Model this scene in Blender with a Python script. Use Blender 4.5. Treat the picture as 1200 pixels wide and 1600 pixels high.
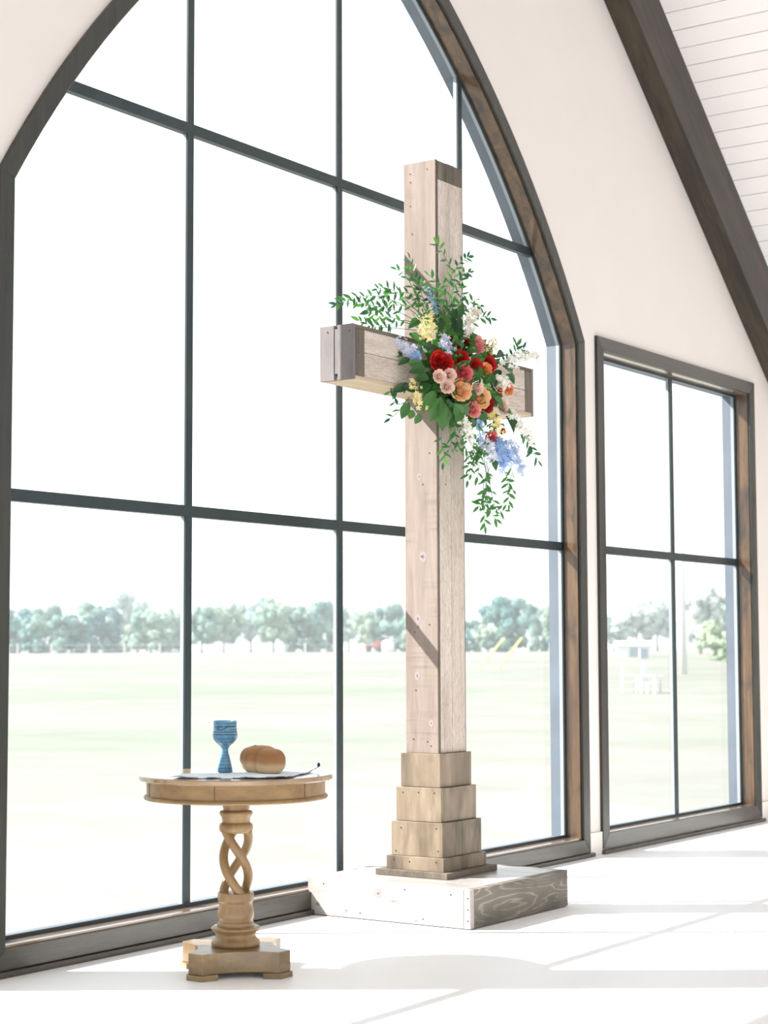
import bpy, bmesh, math, random
from mathutils import Vector, Matrix

random.seed(11)
S = bpy.context.scene
COL = S.collection
for o in list(bpy.data.objects):
    bpy.data.objects.remove(o, do_unlink=True)

# ------------------------------------------------------------------ camera, sky, sun, exposure
YAW, PITCH, ROLL = math.radians(55.6127), math.radians(4.3965), math.radians(-0.1901)
F = Vector((math.sin(YAW)*math.cos(PITCH), math.cos(YAW)*math.cos(PITCH), math.sin(PITCH)))
Rt = Vector((math.cos(YAW), -math.sin(YAW), 0.0))
Up = Rt.cross(F)
Rt, Up = math.cos(ROLL)*Rt + math.sin(ROLL)*Up, -math.sin(ROLL)*Rt + math.cos(ROLL)*Up
cam = bpy.data.cameras.new('camera')
cam.sensor_fit = 'VERTICAL'
cam.sensor_height = 36.0
cam.lens = 2800.0/1600.0*36.0
cam.clip_end = 2000
cam.dof.use_dof = True
cam.dof.focus_distance = 8.3
cam.dof.aperture_fstop = 4.0
camo = bpy.data.objects.new('camera', cam)
m = Matrix((Rt, Up, -F)).transposed().to_4x4()
m.translation = Vector((0.0, -5.1735, 1.25))
camo.matrix_world = m
COL.objects.link(camo)
S.camera = camo

SKY = 1.65
w = bpy.data.worlds.new('sky')
S.world = w
w.use_nodes = True
nt = w.node_tree
nt.nodes.clear()
wo = nt.nodes.new('ShaderNodeOutputWorld')
bg = nt.nodes.new('ShaderNodeBackground')
bg.inputs['Color'].default_value = (0.90, 0.965, 1.0, 1)
bg.inputs['Strength'].default_value = SKY
nt.links.new(bg.outputs[0], wo.inputs[0])

SUN_EL = math.radians(41.6)
to_sun = Vector((-0.565*math.cos(SUN_EL), 0.825*math.cos(SUN_EL), math.sin(SUN_EL)))
sl = bpy.data.lights.new('sun', 'SUN')
sl.energy = 15.0
sl.color = (1.0, 0.965, 0.93)
sl.angle = math.radians(0.6)
so = bpy.data.objects.new('sun', sl)
so.rotation_euler = to_sun.to_track_quat('Z', 'Y').to_euler()
so.location = to_sun*60
COL.objects.link(so)

vs = S.view_settings
vs.view_transform = 'Standard'
vs.look = 'None'
vs.gamma = 1.0
vs.exposure = 0.0
vs.use_curve_mapping = False

# ------------------------------------------------------------------ helpers
def tag(o, label=None, cat=None, group=None, kind=None):
    if label: o['label'] = label
    if cat: o['category'] = cat
    if group: o['group'] = group
    if kind: o['kind'] = kind
    return o

def empty(name, loc=(0, 0, 0), rz=0.0, label=None, cat=None, group=None, kind=None):
    o = bpy.data.objects.new(name, None)
    o.location = loc
    o.rotation_euler = (0, 0, rz)
    o.empty_display_size = 0.1
    COL.objects.link(o)
    return tag(o, label, cat, group, kind)

class MB:
    def __init__(s): s.v = []; s.f = []
    def add(s, vs, fs):
        b = len(s.v)
        s.v += [tuple(p) for p in vs]
        s.f += [tuple(i+b for i in f) for f in fs]
        return s
    def box(s, x0, x1, y0, y1, z0, z1):
        return s.add([(x0,y0,z0),(x1,y0,z0),(x1,y1,z0),(x0,y1,z0),(x0,y0,z1),(x1,y0,z1),(x1,y1,z1),(x0,y1,z1)],
                     [(0,3,2,1),(4,5,6,7),(0,1,5,4),(1,2,6,5),(2,3,7,6),(3,0,4,7)])
    def prism(s, pts, y0, y1):          # polygon in (x, z), extruded along y
        n = len(pts)
        return s.add([(x, y0, z) for x, z in pts]+[(x, y1, z) for x, z in pts],
                     [tuple(range(n)), tuple(range(2*n-1, n-1, -1))]+[(i, i+n, (i+1) % n+n, (i+1) % n) for i in range(n)])
    def slab(s, pts, z0, z1):           # polygon in (x, y), extruded along z
        n = len(pts)
        return s.add([(x, y, z0) for x, y in pts]+[(x, y, z1) for x, y in pts],
                     [tuple(range(n-1, -1, -1)), tuple(range(n, 2*n))]+[(i, (i+1) % n, (i+1) % n+n, i+n) for i in range(n)])
    def ring(s, a, b, y0, y1):          # strip between open polylines a and b in (x, z)
        n = len(a)
        v = [(x, y0, z) for x, z in a]+[(x, y0, z) for x, z in b]+[(x, y1, z) for x, z in a]+[(x, y1, z) for x, z in b]
        f = []
        for i in range(n-1):
            f += [(i, i+1, n+i+1, n+i), (2*n+i, 3*n+i, 3*n+i+1, 2*n+i+1), (i, 2*n+i, 2*n+i+1, i+1), (n+i, n+i+1, 3*n+i+1, 3*n+i)]
        f += [(0, n, 3*n, 2*n), (n-1, 3*n-1, 4*n-1, 2*n-1)]
        return s.add(v, f)
    def lathe(s, prof, n=32, cx=0, cy=0, close=True):
        b = []
        for r, z in prof:
            b += [(cx+r*math.cos(2*math.pi*i/n), cy+r*math.sin(2*math.pi*i/n), z) for i in range(n)]
        k = len(prof)
        f = [(j*n+i, j*n+(i+1) % n, (j+1)*n+(i+1) % n, (j+1)*n+i) for j in range(k-1) for i in range(n)]
        if close:
            f += [tuple(range(n-1, -1, -1)), tuple(range((k-1)*n, k*n))]
        return s.add(b, f)
    def tube(s, pts, rad, n=8, caps=True):
        pts = [Vector(p) for p in pts]
        rads = rad if isinstance(rad, (list, tuple)) else [rad]*len(pts)
        v, f, prev = [], [], None
        for i, p in enumerate(pts):
            t = (pts[min(i+1, len(pts)-1)]-pts[max(i-1, 0)]).normalized()
            if prev is None:
                a = t.cross(Vector((0, 0, 1)))
                if a.length < 1e-3: a = t.cross(Vector((1, 0, 0)))
                a.normalize()
            else:
                a = (prev-t*prev.dot(t)).normalized()
            prev = a
            c = t.cross(a)
            v += [p+(a*math.cos(2*math.pi*k/n)+c*math.sin(2*math.pi*k/n))*rads[i] for k in range(n)]
        m_ = len(pts)
        f = [(j*n+i, j*n+(i+1) % n, (j+1)*n+(i+1) % n, (j+1)*n+i) for j in range(m_-1) for i in range(n)]
        if caps: f += [tuple(range(n-1, -1, -1)), tuple(range((m_-1)*n, m_*n))]
        return s.add(v, f)
    def mesh(s, name, mat=None, smooth=False):
        me = bpy.data.meshes.new(name)
        me.from_pydata(s.v, [], s.f)
        bm = bmesh.new(); bm.from_mesh(me)
        bmesh.ops.recalc_face_normals(bm, faces=bm.faces)
        bm.to_mesh(me); bm.free()
        if mat: me.materials.append(mat)
        if smooth:
            me.polygons.foreach_set('use_smooth', [True]*len(me.polygons))
        me.update()
        return me
    def build(s, name, mat=None, parent=None, smooth=False, bevel=0.0, loc=None, angle=None):
        me = s.mesh(name, mat, smooth)
        o = bpy.data.objects.new(name, me)
        COL.objects.link(o)
        if parent: o.parent = parent
        if loc: o.location = loc
        if bevel:
            md = o.modifiers.new('edge', 'BEVEL'); md.width = bevel; md.segments = 2; md.limit_method = 'ANGLE'
        if angle is not None:
            try: me.set_sharp_from_angle(angle=math.radians(angle))
            except Exception: pass
        return o

def link_copy(me, name, parent, mw=None):
    o = bpy.data.objects.new(name, me)
    COL.objects.link(o)
    if parent: o.parent = parent
    if mw is not None: o.matrix_local = mw
    return o

# ------------------------------------------------------------------ materials
class NT:
    def __init__(s, name):
        s.m = bpy.data.materials.new(name); s.m.use_nodes = True
        s.t = s.m.node_tree; s.t.nodes.clear()
        s.out = s.n('ShaderNodeOutputMaterial')
    def n(s, typ, **k):
        d = s.t.nodes.new(typ)
        for a, v in k.items():
            if hasattr(d, a): setattr(d, a, v)
            else: d.inputs[a].default_value = v
        return d
    def l(s, a, b): s.t.links.new(a, b)
    def math(s, op, a, b=None):
        d = s.n('ShaderNodeMath', operation=op)
        for i, x in enumerate((a, b)):
            if x is None: continue
            if isinstance(x, (int, float)): d.inputs[i].default_value = x
            else: s.l(x, d.inputs[i])
        return d.outputs[0]
    def ramp(s, fac, stops):
        d = s.n('ShaderNodeValToRGB')
        e = d.color_ramp.elements
        while len(e) < len(stops): e.new(0.5)
        for i, (p, c) in enumerate(stops):
            e[i].position = p; e[i].color = (*c, 1) if len(c) == 3 else c
        s.l(fac, d.inputs[0])
        return d.outputs[0]
    def mix(s, a, b, fac, mode='MIX'):
        d = s.n('ShaderNodeMix', data_type='RGBA', blend_type=mode)
        for x, i in ((fac, 0), (a, 6), (b, 7)):
            if isinstance(x, (int, float)): d.inputs[i].default_value = x
            elif isinstance(x, tuple): d.inputs[i].default_value = (*x, 1)
            else: s.l(x, d.inputs[i])
        return d.outputs[2]
    def coord(s, scale=(1, 1, 1), rand=True):
        tc = s.n('ShaderNodeTexCoord')
        mp = s.n('ShaderNodeMapping')
        mp.inputs['Scale'].default_value = scale
        if rand:
            oi = s.n('ShaderNodeObjectInfo')
            ad = s.n('ShaderNodeVectorMath', operation='ADD')
            mu = s.n('ShaderNodeMath', operation='MULTIPLY'); mu.inputs[1].default_value = 37.0
            s.l(oi.outputs['Random'], mu.inputs[0])
            s.l(tc.outputs['Object'], ad.inputs[0]); s.l(mu.outputs[0], ad.inputs[1])
            s.l(ad.outputs[0], mp.inputs[0])
        else:
            s.l(tc.outputs['Object'], mp.inputs[0])
        return mp.outputs[0]
    def noise(s, vec, scale, detail=4, rough=0.55, dist=0.0):
        d = s.n('ShaderNodeTexNoise')
        d.inputs['Scale'].default_value = scale; d.inputs['Detail'].default_value = detail
        d.inputs['Roughness'].default_value = rough; d.inputs['Distortion'].default_value = dist
        s.l(vec, d.inputs['Vector'])
        return d.outputs['Fac']
    def bsdf(s, color, rough=0.6, spec=0.5, bump=None, bump_s=0.3, coat=0.0, coat_r=0.1, metal=0.0, sss=None, bump_d=0.004):
        b = s.n('ShaderNodeBsdfPrincipled')
        if isinstance(color, tuple): b.inputs['Base Color'].default_value = (*color, 1)
        else: s.l(color, b.inputs['Base Color'])
        if isinstance(rough, (int, float)): b.inputs['Roughness'].default_value = rough
        else: s.l(rough, b.inputs['Roughness'])
        b.inputs['Specular IOR Level'].default_value = spec
        b.inputs['Coat Weight'].default_value = coat
        b.inputs['Coat Roughness'].default_value = coat_r
        b.inputs['Metallic'].default_value = metal
        if bump is not None:
            bp = s.n('ShaderNodeBump'); bp.inputs['Strength'].default_value = bump_s; bp.inputs['Distance'].default_value = bump_d
            s.l(bump, bp.inputs['Height']); s.l(bp.outputs[0], b.inputs['Normal'])
        s.l(b.outputs[0], s.out.inputs[0])
        return b

def plain(name, col, rough=0.6, var=0.05, scale=8.0, spec=0.5, **k):
    t = NT(name)
    nz = t.noise(t.coord(), scale, 3)
    c = t.ramp(nz, [(0.3, tuple(max(0, x*(1-var)) for x in col)), (0.7, tuple(min(1, x*(1+var)) for x in col))])
    t.bsdf(c, rough, spec, **k)
    return t.m

def wood(name, dark, light, axis='z', stretch=14.0, grain=0.35, knots=0.0, stain=None, stain_amt=0.0, rough=0.6, spec=0.4,
         bump_s=0.25, coat=0.0, coat_r=0.12, scale=1.0, saw=0.0, coat_ior=1.5):
    t = NT(name)
    sc = {'x': (1.0, stretch, stretch), 'y': (stretch, 1.0, stretch), 'z': (stretch, stretch, 1.0)}[axis]
    sc = tuple(a*scale for a in sc)
    v = t.coord(sc)
    n1 = t.noise(v, 1.6, 6, 0.6, 0.6)
    n2 = t.noise(v, 9.0, 8, 0.7)
    c = t.ramp(n1, [(0.28, dark), (0.72, light)])
    g = t.ramp(n2, [(0.30, (1-grain,)*3), (0.62, (1, 1, 1))])
    c = t.mix(c, g, 1.0, 'MULTIPLY')
    if knots:
        kv = t.coord(tuple(a**0.35 for a in sc))
        vo = t.n('ShaderNodeTexVoronoi'); vo.inputs['Scale'].default_value = 2.1
        wob = t.noise(kv, 3.0, 2)
        t.l(kv, vo.inputs['Vector'])
        d = t.math('ADD', vo.outputs['Distance'], t.math('MULTIPLY', wob, 0.10))
        km = t.ramp(d, [(0.10, (1, 1, 1)), (0.19, (0.35, 0.35, 0.35)), (0.30, (0, 0, 0))])
        c = t.mix(c, tuple(x*0.35 for x in dark), t.math('MULTIPLY', km, knots))
    if stain:
        sv = t.coord(tuple(a**0.5 for a in sc))
        sn = t.ramp(t.noise(sv, 2.4, 3, 0.5, 1.0), [(0.48, (0, 0, 0)), (0.72, (1, 1, 1))])
        c = t.mix(c, stain, t.math('MULTIPLY', sn, stain_amt))
    h = n2
    if saw:
        sv = t.coord({'x': (60, 2, 2), 'y': (2, 60, 2), 'z': (2, 2, 60)}[axis])
        sw = t.noise(sv, 1.0, 3)
        patch = t.ramp(t.noise(t.coord((2, 2, 2)), 2.0, 2), [(0.5, (0, 0, 0)), (0.65, (1, 1, 1))])
        c = t.mix(c, t.ramp(sw, [(0.38, (1-saw,)*3), (0.55, (1, 1, 1))]), patch, 'MULTIPLY')
    t.bsdf(c, rough, spec, bump=h, bump_s=bump_s, coat=coat, coat_r=coat_r, bump_d=0.002).inputs['Coat IOR'].default_value = coat_ior
    return t.m

M = {}
M['drywall'] = plain('white_drywall_paint', (0.745, 0.685, 0.645), 0.85, 0.015, 2.0, 0.2)
M['trim_white'] = plain('white_trim_paint', (0.80, 0.75, 0.70), 0.5, 0.01, 3.0, 0.3)
M['board_white'] = plain('white_ceiling_board_paint', (0.885, 0.84, 0.815), 0.6, 0.03, 1.2, 0.3)
M['gap'] = plain('shadow_gap_primer', (0.72, 0.64, 0.60), 0.9)
M['floor'] = plain('pale_floor_finish', (0.885, 0.885, 0.895), 0.45, 0.02, 0.7, 0.3)
stn = dict(dark=(0.022, 0.015, 0.010), light=(0.075, 0.047, 0.026), grain=0.4, stain=(0.16, 0.070, 0.026), stain_amt=0.7)
M['casing_x'] = wood('walnut_stained_casing_rail', (0.028, 0.025, 0.018), (0.058, 0.052, 0.036), 'x', rough=0.42, spec=0.5, coat=0.45, coat_r=0.22)
M['casing_z'] = wood('walnut_stained_casing_stile_dimmed', (0.013, 0.014, 0.012), (0.034, 0.033, 0.025), 'z', rough=0.42, spec=0.4, coat=0.3, coat_r=0.22)  # stiles darkened against the rails, dim reflections put into the colour
M['jamb_x'] = wood('walnut_stained_jamb_rail', (0.12, 0.085, 0.058), (0.28, 0.19, 0.125), 'x', stain=(0.07, 0.045, 0.032), stain_amt=0.5, grain=0.3, rough=0.3, spec=0.6, coat=1.0, coat_r=0.10, coat_ior=1.75, bump_s=0.05)
M['jamb_z'] = wood('walnut_stained_jamb_stile', (0.055, 0.034, 0.020), (0.165, 0.094, 0.048), 'z', stain=(0.022, 0.017, 0.016), stain_amt=0.85, grain=0.3, rough=0.3, spec=0.5, coat=0.7, coat_r=0.12, bump_s=0.1)
M['beam'] = wood('walnut_stained_beam', (0.008, 0.006, 0.004), (0.062, 0.042, 0.022), 'x', stretch=10, grain=0.35, stain=(0.006, 0.005, 0.004), stain_amt=0.6, rough=0.5, spec=0.35, coat=0.35, coat_r=0.35)
M['frame'] = plain('black_window_frame_paint', (0.012, 0.026, 0.030), 0.38, 0.2, 4.0, 0.5)
M['muntin_side'] = plain('pale_grey_glazing_stop', (0.30, 0.32, 0.35), 0.4, 0.05, 4.0, 0.5)
M['reveal'] = plain('blue_grey_exterior_trim', (0.125, 0.15, 0.185), 0.5, 0.12, 3.0, 0.4)

t = NT('window_glass')
tr = t.n('ShaderNodeBsdfTransparent'); tr.inputs[0].default_value = (0.985, 0.995, 0.99, 1)
gl = t.n('ShaderNodeBsdfGlossy'); gl.inputs['Roughness'].default_value = 0.0
lw = t.n('ShaderNodeLayerWeight')
fr = t.math('ADD', t.math('MULTIPLY', t.math('POWER', lw.outputs['Facing'], 4.0), 0.35), 0.012)
mx = t.n('ShaderNodeMixShader')
t.l(fr, mx.inputs[0]); t.l(tr.outputs[0], mx.inputs[1]); t.l(gl.outputs[0], mx.inputs[2])
t.l(mx.outputs[0], t.out.inputs[0])
M['glass'] = t.m

# field: dry pale grass with greener patches
t = NT('dry_grass_field')
v = t.coord((1, 1, 1), False)
a = t.noise(v, 0.045, 5, 0.6)
b = t.noise(v, 0.35, 6, 0.65)
c = t.ramp(a, [(0.40, (0.240, 0.234, 0.224)), (0.62, (0.198, 0.220, 0.185))])
c = t.mix(c, t.ramp(b, [(0.33, (0.86, 0.86, 0.84)), (0.60, (1, 1, 1))]), 1.0, 'MULTIPLY')
t.bsdf(c, 0.9, 0.1, bump=b, bump_s=0.4, bump_d=0.05)
M['field'] = t.m

# cross
M['face_board'] = wood('tan_planed_board', (0.225, 0.174, 0.146), (0.315, 0.258, 0.226), 'z', stretch=9, grain=0.14, knots=0.30, rough=0.7, spec=0.25, saw=0.22)
def weathered(name, axis):
    t = NT(name)
    st = 9.0
    sc = {'x': (1.0, st, st), 'z': (st, st, 1.0)}[axis]
    v = t.coord(sc)
    big = t.noise(v, 1.1, 5, 0.6, 0.8)
    fine = t.noise(v, 30.0, 8, 0.75, 0.5)
    c = t.ramp(big, [(0.30, (0.46, 0.385, 0.325)), (0.55, (0.60, 0.52, 0.455)), (0.75, (0.70, 0.63, 0.575))])
    c = t.mix(c, t.ramp(fine, [(0.38, (0.42, 0.34, 0.29)), (0.52, (1, 1, 1))]), 0.65, 'MULTIPLY')
    t.bsdf(c, 0.8, 0.2, bump=fine, bump_s=0.5, bump_d=0.002)
    return t.m
M['weather_z'] = weathered('whitewashed_weathered_upright', 'z')
M['weather_x'] = weathered('whitewashed_weathered_arm', 'x')
M['cap_x'] = wood('dark_weathered_cap', (0.085, 0.066, 0.052), (0.20, 0.165, 0.13), 'x', stretch=8, grain=0.3, rough=0.7, spec=0.3)
M['cap_z'] = wood('dark_weathered_strip', (0.085, 0.066, 0.052), (0.20, 0.165, 0.13), 'z', stretch=8, grain=0.3, rough=0.7, spec=0.3)
M['grey_board'] = wood('lavender_grey_board', (0.155, 0.138, 0.140), (0.24, 0.22, 0.225), 'z', stretch=5, grain=0.2, knots=0.4, stain=(0.23, 0.175, 0.15), stain_amt=0.7, rough=0.65, spec=0.3)
M['pine'] = wood('pale_pine_board', (0.46, 0.36, 0.25), (0.58, 0.47, 0.34), 'x', stretch=8, grain=0.15, rough=0.65, spec=0.25)
M['tier'] = wood('tan_stained_tier_board', (0.145, 0.108, 0.070), (0.33, 0.255, 0.185), 'z', stretch=5, grain=0.2, knots=0.6, stain=(0.05, 0.037, 0.026), stain_amt=0.8, rough=0.5, spec=0.4)
M['plinth_l'] = wood('pale_plinth_board', (0.34, 0.30, 0.28), (0.46, 0.425, 0.405), 'y', stretch=7, grain=0.14, knots=0.9, rough=0.6, spec=0.3)
M['plinth_t'] = wood('pale_plinth_top', (0.28, 0.26, 0.25), (0.46, 0.43, 0.41), 'y', stretch=7, grain=0.15, rough=0.4, spec=0.5, coat=0.5, coat_r=0.25)
# grey front board, darker than the side boards, with pale cathedral grain lines
t = NT('grey_plinth_front_board')
v = t.coord((0.55, 1.0, 3.4))
vo = t.n('ShaderNodeTexVoronoi'); vo.inputs['Scale'].default_value = 2.2; t.l(v, vo.inputs['Vector'])
ds = t.math('ADD', vo.outputs['Distance'], t.math('MULTIPLY', t.noise(v, 2.0, 4), 0.8))
wv = t.math('SINE', t.math('MULTIPLY', ds, 55.0))
ln = t.ramp(t.math('ADD', t.math('MULTIPLY', wv, 0.5), 0.5), [(0.74, (0, 0, 0)), (0.99, (1, 1, 1))])
big = t.noise(t.coord((1.5, 1, 4)), 2.0, 4)
ln = t.math('MULTIPLY', ln, t.ramp(big, [(0.38, (0.05,)*3), (0.64, (0.6,)*3)]))
c = t.ramp(big, [(0.3, (0.085, 0.070, 0.054)), (0.7, (0.18, 0.155, 0.125))])
c = t.mix(c, (0.40, 0.35, 0.29), ln)
t.bsdf(c, 0.55, 0.4, bump=ln, bump_s=0.15, bump_d=0.002)
M['plinth_f'] = t.m
t = NT('board_knot')
tc = t.n('ShaderNodeTexCoord'); ln_ = t.n('ShaderNodeVectorMath', operation='LENGTH'); t.l(tc.outputs['Object'], ln_.inputs[0])
dd_ = t.math('ADD', ln_.outputs['Value'], t.math('MULTIPLY', t.math('SUBTRACT', t.noise(t.coord(), 3.0, 3), 0.5), 0.35))
t.bsdf(t.ramp(dd_, [(0.12, (0.15, 0.115, 0.115)), (0.32, (0.21, 0.17, 0.175)), (0.50, (0.305, 0.27, 0.28)), (0.8, (0.275, 0.225, 0.20))]), 0.7, 0.2)
M['knot'] = t.m
M['nail'] = plain('dark_nail', (0.03, 0.025, 0.022), 0.5)

# table
tw = dict(dark=(0.20, 0.112, 0.044), light=(0.37, 0.232, 0.100), grain=0.25, rough=0.45, spec=0.45)
M['table_top'] = wood('honey_mango_wood_varnished_top', axis='x', stretch=6, stain=(0.19, 0.115, 0.06), stain_amt=0.35, coat=1.0, coat_r=0.14, coat_ior=1.8, **tw)
M['table_x'] = wood('honey_mango_wood', axis='x', stretch=6, stain=(0.19, 0.115, 0.06), stain_amt=0.35, **tw)
M['table_z'] = wood('honey_mango_wood_turned', axis='z', stretch=5, stain=(0.17, 0.10, 0.055), stain_amt=0.5, coat=0.25, coat_r=0.2, **tw)
M['table_base'] = wood('mottled_mango_wood_base', (0.16, 0.098, 0.042), (0.34, 0.222, 0.100), 'x', stretch=3, grain=0.25, stain=(0.10, 0.065, 0.038), stain_amt=0.6, rough=0.4, spec=0.45, coat=0.35, coat_r=0.16, coat_ior=1.6)
M['groove'] = plain('dark_wood_joint', (0.06, 0.035, 0.018), 0.7)
t = NT('blue_glazed_pottery')
v = t.coord((1, 1, 1), False)
bands = t.noise(t.coord((1.5, 1.5, 60), False), 1.6, 3)
blot = t.noise(v, 22, 3)
c = t.ramp(bands, [(0.35, (0.035, 0.145, 0.26)), (0.65, (0.16, 0.36, 0.50))])
c = t.mix(c, (0.03, 0.13, 0.27), t.ramp(blot, [(0.5, (0, 0, 0)), (0.7, (0.7,)*3)]))
t.bsdf(c, 0.25, 0.5, bump=bands, bump_s=0.3, bump_d=0.002)
M['pottery'] = t.m
M['glaze_dark'] = plain('navy_slip_glaze', (0.012, 0.03, 0.055), 0.3)
M['glaze_light'] = plain('pale_blue_slip_glaze', (0.33, 0.47, 0.55), 0.3)
t = NT('baked_crust')
v = t.coord((1, 1, 1), False)
geo = t.n('ShaderNodeTexCoord')
sx = t.n('ShaderNodeSeparateXYZ'); t.l(geo.outputs['Object'], sx.inputs[0])
n1 = t.noise(v, 14, 4)
zz = t.math('ADD', sx.outputs[2], t.math('MULTIPLY', t.math('SUBTRACT', n1, 0.5), 0.03))
c = t.ramp(zz, [(0.0, (0.60, 0.44, 0.27)), (0.030, (0.56, 0.38, 0.21)), (0.048, (0.34, 0.165, 0.062)), (0.075, (0.30, 0.135, 0.048)), (0.10, (0.42, 0.22, 0.095))])
t.bsdf(c, 0.55, 0.35, bump=t.noise(v, 60, 3), bump_s=0.25, bump_d=0.003)
M['crust'] = t.m
M['crumb'] = plain('pale_floured_crumb', (0.60, 0.40, 0.24), 0.8, 0.1, 40)
t = NT('pale_blue_linen')
v = t.coord((1, 1, 1), False)
c = t.ramp(t.noise(v, 18, 3), [(0.4, (0.68, 0.77, 0.86)), (0.65, (0.82, 0.87, 0.91))])
t.bsdf(c, 0.9, 0.1, bump=t.noise(v, 260, 2), bump_s=0.3, bump_d=0.001)
M['linen'] = t.m
M['navy'] = plain('navy_braid', (0.02, 0.025, 0.06), 0.8)

def leafmat(name, cols, trans=0.35, rough=0.45):
    t = NT(name)
    oi = t.n('ShaderNodeObjectInfo')
    c = t.ramp(oi.outputs['Random'], [(i/(len(cols)-1), x) for i, x in enumerate(cols)])
    c = t.mix(c, t.ramp(t.noise(t.coord(), 30, 2), [(0.3, (0.85,)*3), (0.7, (1.1,)*3)]), 1.0, 'MULTIPLY')
    b = t.n('ShaderNodeBsdfPrincipled'); t.l(c, b.inputs['Base Color'])
    b.inputs['Roughness'].default_value = rough
    tl = t.n('ShaderNodeBsdfTranslucent')
    t.l(t.mix(c, (1.5, 1.7, 0.8), 1.0, 'MULTIPLY'), tl.inputs[0])
    mx = t.n('ShaderNodeMixShader'); mx.inputs[0].default_value = trans
    t.l(b.outputs[0], mx.inputs[1]); t.l(tl.outputs[0], mx.inputs[2])
    t.l(mx.outputs[0], t.out.inputs[0])
    return t.m
M['ruscus'] = leafmat('ruscus_leaf_green', [(0.018, 0.085, 0.045), (0.03, 0.13, 0.06), (0.045, 0.17, 0.05), (0.10, 0.26, 0.05)], 0.3)
M['broad'] = leafmat('glossy_broad_leaf_green', [(0.012, 0.055, 0.018), (0.025, 0.10, 0.025), (0.06, 0.18, 0.035), (0.02, 0.08, 0.03)], 0.25, 0.4)
M['stem'] = plain('green_stem', (0.10, 0.17, 0.06), 0.6)
def petal(name, a, b, trans=0.25):
    t = NT(name)
    oi = t.n('ShaderNodeObjectInfo')
    nz = t.math('ADD', t.math('MULTIPLY', oi.outputs['Random'], 0.5), t.math('MULTIPLY', t.noise(t.coord(), 40, 2), 0.5))
    c = t.ramp(nz, [(0.2, a), (0.8, b)])
    bs = t.n('ShaderNodeBsdfPrincipled'); t.l(c, bs.inputs['Base Color']); bs.inputs['Roughness'].default_value = 0.6
    bs.inputs['Specular IOR Level'].default_value = 0.25
    tl = t.n('ShaderNodeBsdfTranslucent'); t.l(c, tl.inputs[0])
    mx = t.n('ShaderNodeMixShader'); mx.inputs[0].default_value = trans
    t.l(bs.outputs[0], mx.inputs[1]); t.l(tl.outputs[0], mx.inputs[2]); t.l(mx.outputs[0], t.out.inputs[0])
    return t.m
PET = {
 'red_rose': petal('red_petal', (0.42, 0.008, 0.012), (0.62, 0.025, 0.022)),
 'burgundy_rose': petal('burgundy_petal', (0.20, 0.004, 0.014), (0.34, 0.010, 0.022)),
 'pink_rose': petal('pink_petal', (0.78, 0.20, 0.22), (0.88, 0.42, 0.36)),
 'coral_rose': petal('coral_petal', (0.74, 0.10, 0.13), (0.84, 0.24, 0.24)),
 'orange_rose': petal('orange_petal', (0.80, 0.20, 0.055), (0.85, 0.36, 0.15)),
 'peach_rose': petal('peach_petal', (0.85, 0.42, 0.17), (0.90, 0.58, 0.33)),
 'blush_rose': petal('blush_petal', (0.88, 0.58, 0.48), (0.92, 0.74, 0.66)),
 'cream_rose': petal('cream_petal', (0.86, 0.78, 0.60), (0.90, 0.86, 0.76)),
 'yellow_stock': petal('yellow_petal', (0.84, 0.66, 0.22), (0.90, 0.82, 0.48)),
 'white_stock': petal('white_petal', (0.82, 0.76, 0.66), (0.90, 0.88, 0.82)),
 'pale_delphinium': petal('lavender_white_petal', (0.56, 0.60, 0.80), (0.80, 0.82, 0.90)),
 'pale_blue_delphinium': petal('pale_blue_petal', (0.46, 0.56, 0.78), (0.66, 0.73, 0.88)),
 'blue_delphinium': petal('blue_petal', (0.24, 0.40, 0.72), (0.46, 0.61, 0.85)),
}
# far trees, with the veil of haze put into the leaf colours
def treemat(name, a, b):
    t = NT(name)
    nz = t.noise(t.coord(), 1.1, 4)
    c = t.ramp(nz, [(0.35, a), (0.65, b)])
    t.bsdf(c, 0.8, 0.15)
    return t.m
TREEM = [treemat('oak_leaf_haze_teal', (0.08, 0.19, 0.20), (0.26, 0.36, 0.29)),
         treemat('oak_leaf_haze_pale_green', (0.20, 0.31, 0.27), (0.38, 0.46, 0.35)),
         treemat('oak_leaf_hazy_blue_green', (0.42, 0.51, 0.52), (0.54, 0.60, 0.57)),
         treemat('oak_leaf_haze_grey', (0.42, 0.48, 0.47), (0.54, 0.58, 0.54)),
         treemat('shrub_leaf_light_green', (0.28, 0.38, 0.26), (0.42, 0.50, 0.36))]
M['bark'] = plain('grey_bark', (0.24, 0.22, 0.21), 0.9)
M['post'] = plain('pale_fence_post', (0.55, 0.50, 0.52), 0.8)
M['pole'] = plain('glare_pale_pole', (0.80, 0.79, 0.82), 0.8)  # bleaching glare of the window glass put into the pole colour
M['yellow'] = plain('yellow_plastic_guard', (0.85, 0.78, 0.32), 0.5)
M['red'] = plain('faded_red_paint', (0.55, 0.12, 0.11), 0.5)
M['tire'] = plain('dark_rubber', (0.06, 0.06, 0.065), 0.8)
M['metal_white'] = plain('white_metal_sheet', (0.75, 0.75, 0.76), 0.5)
M['grey_blue'] = plain('grey_blue_panel', (0.36, 0.42, 0.50), 0.6)

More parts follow.
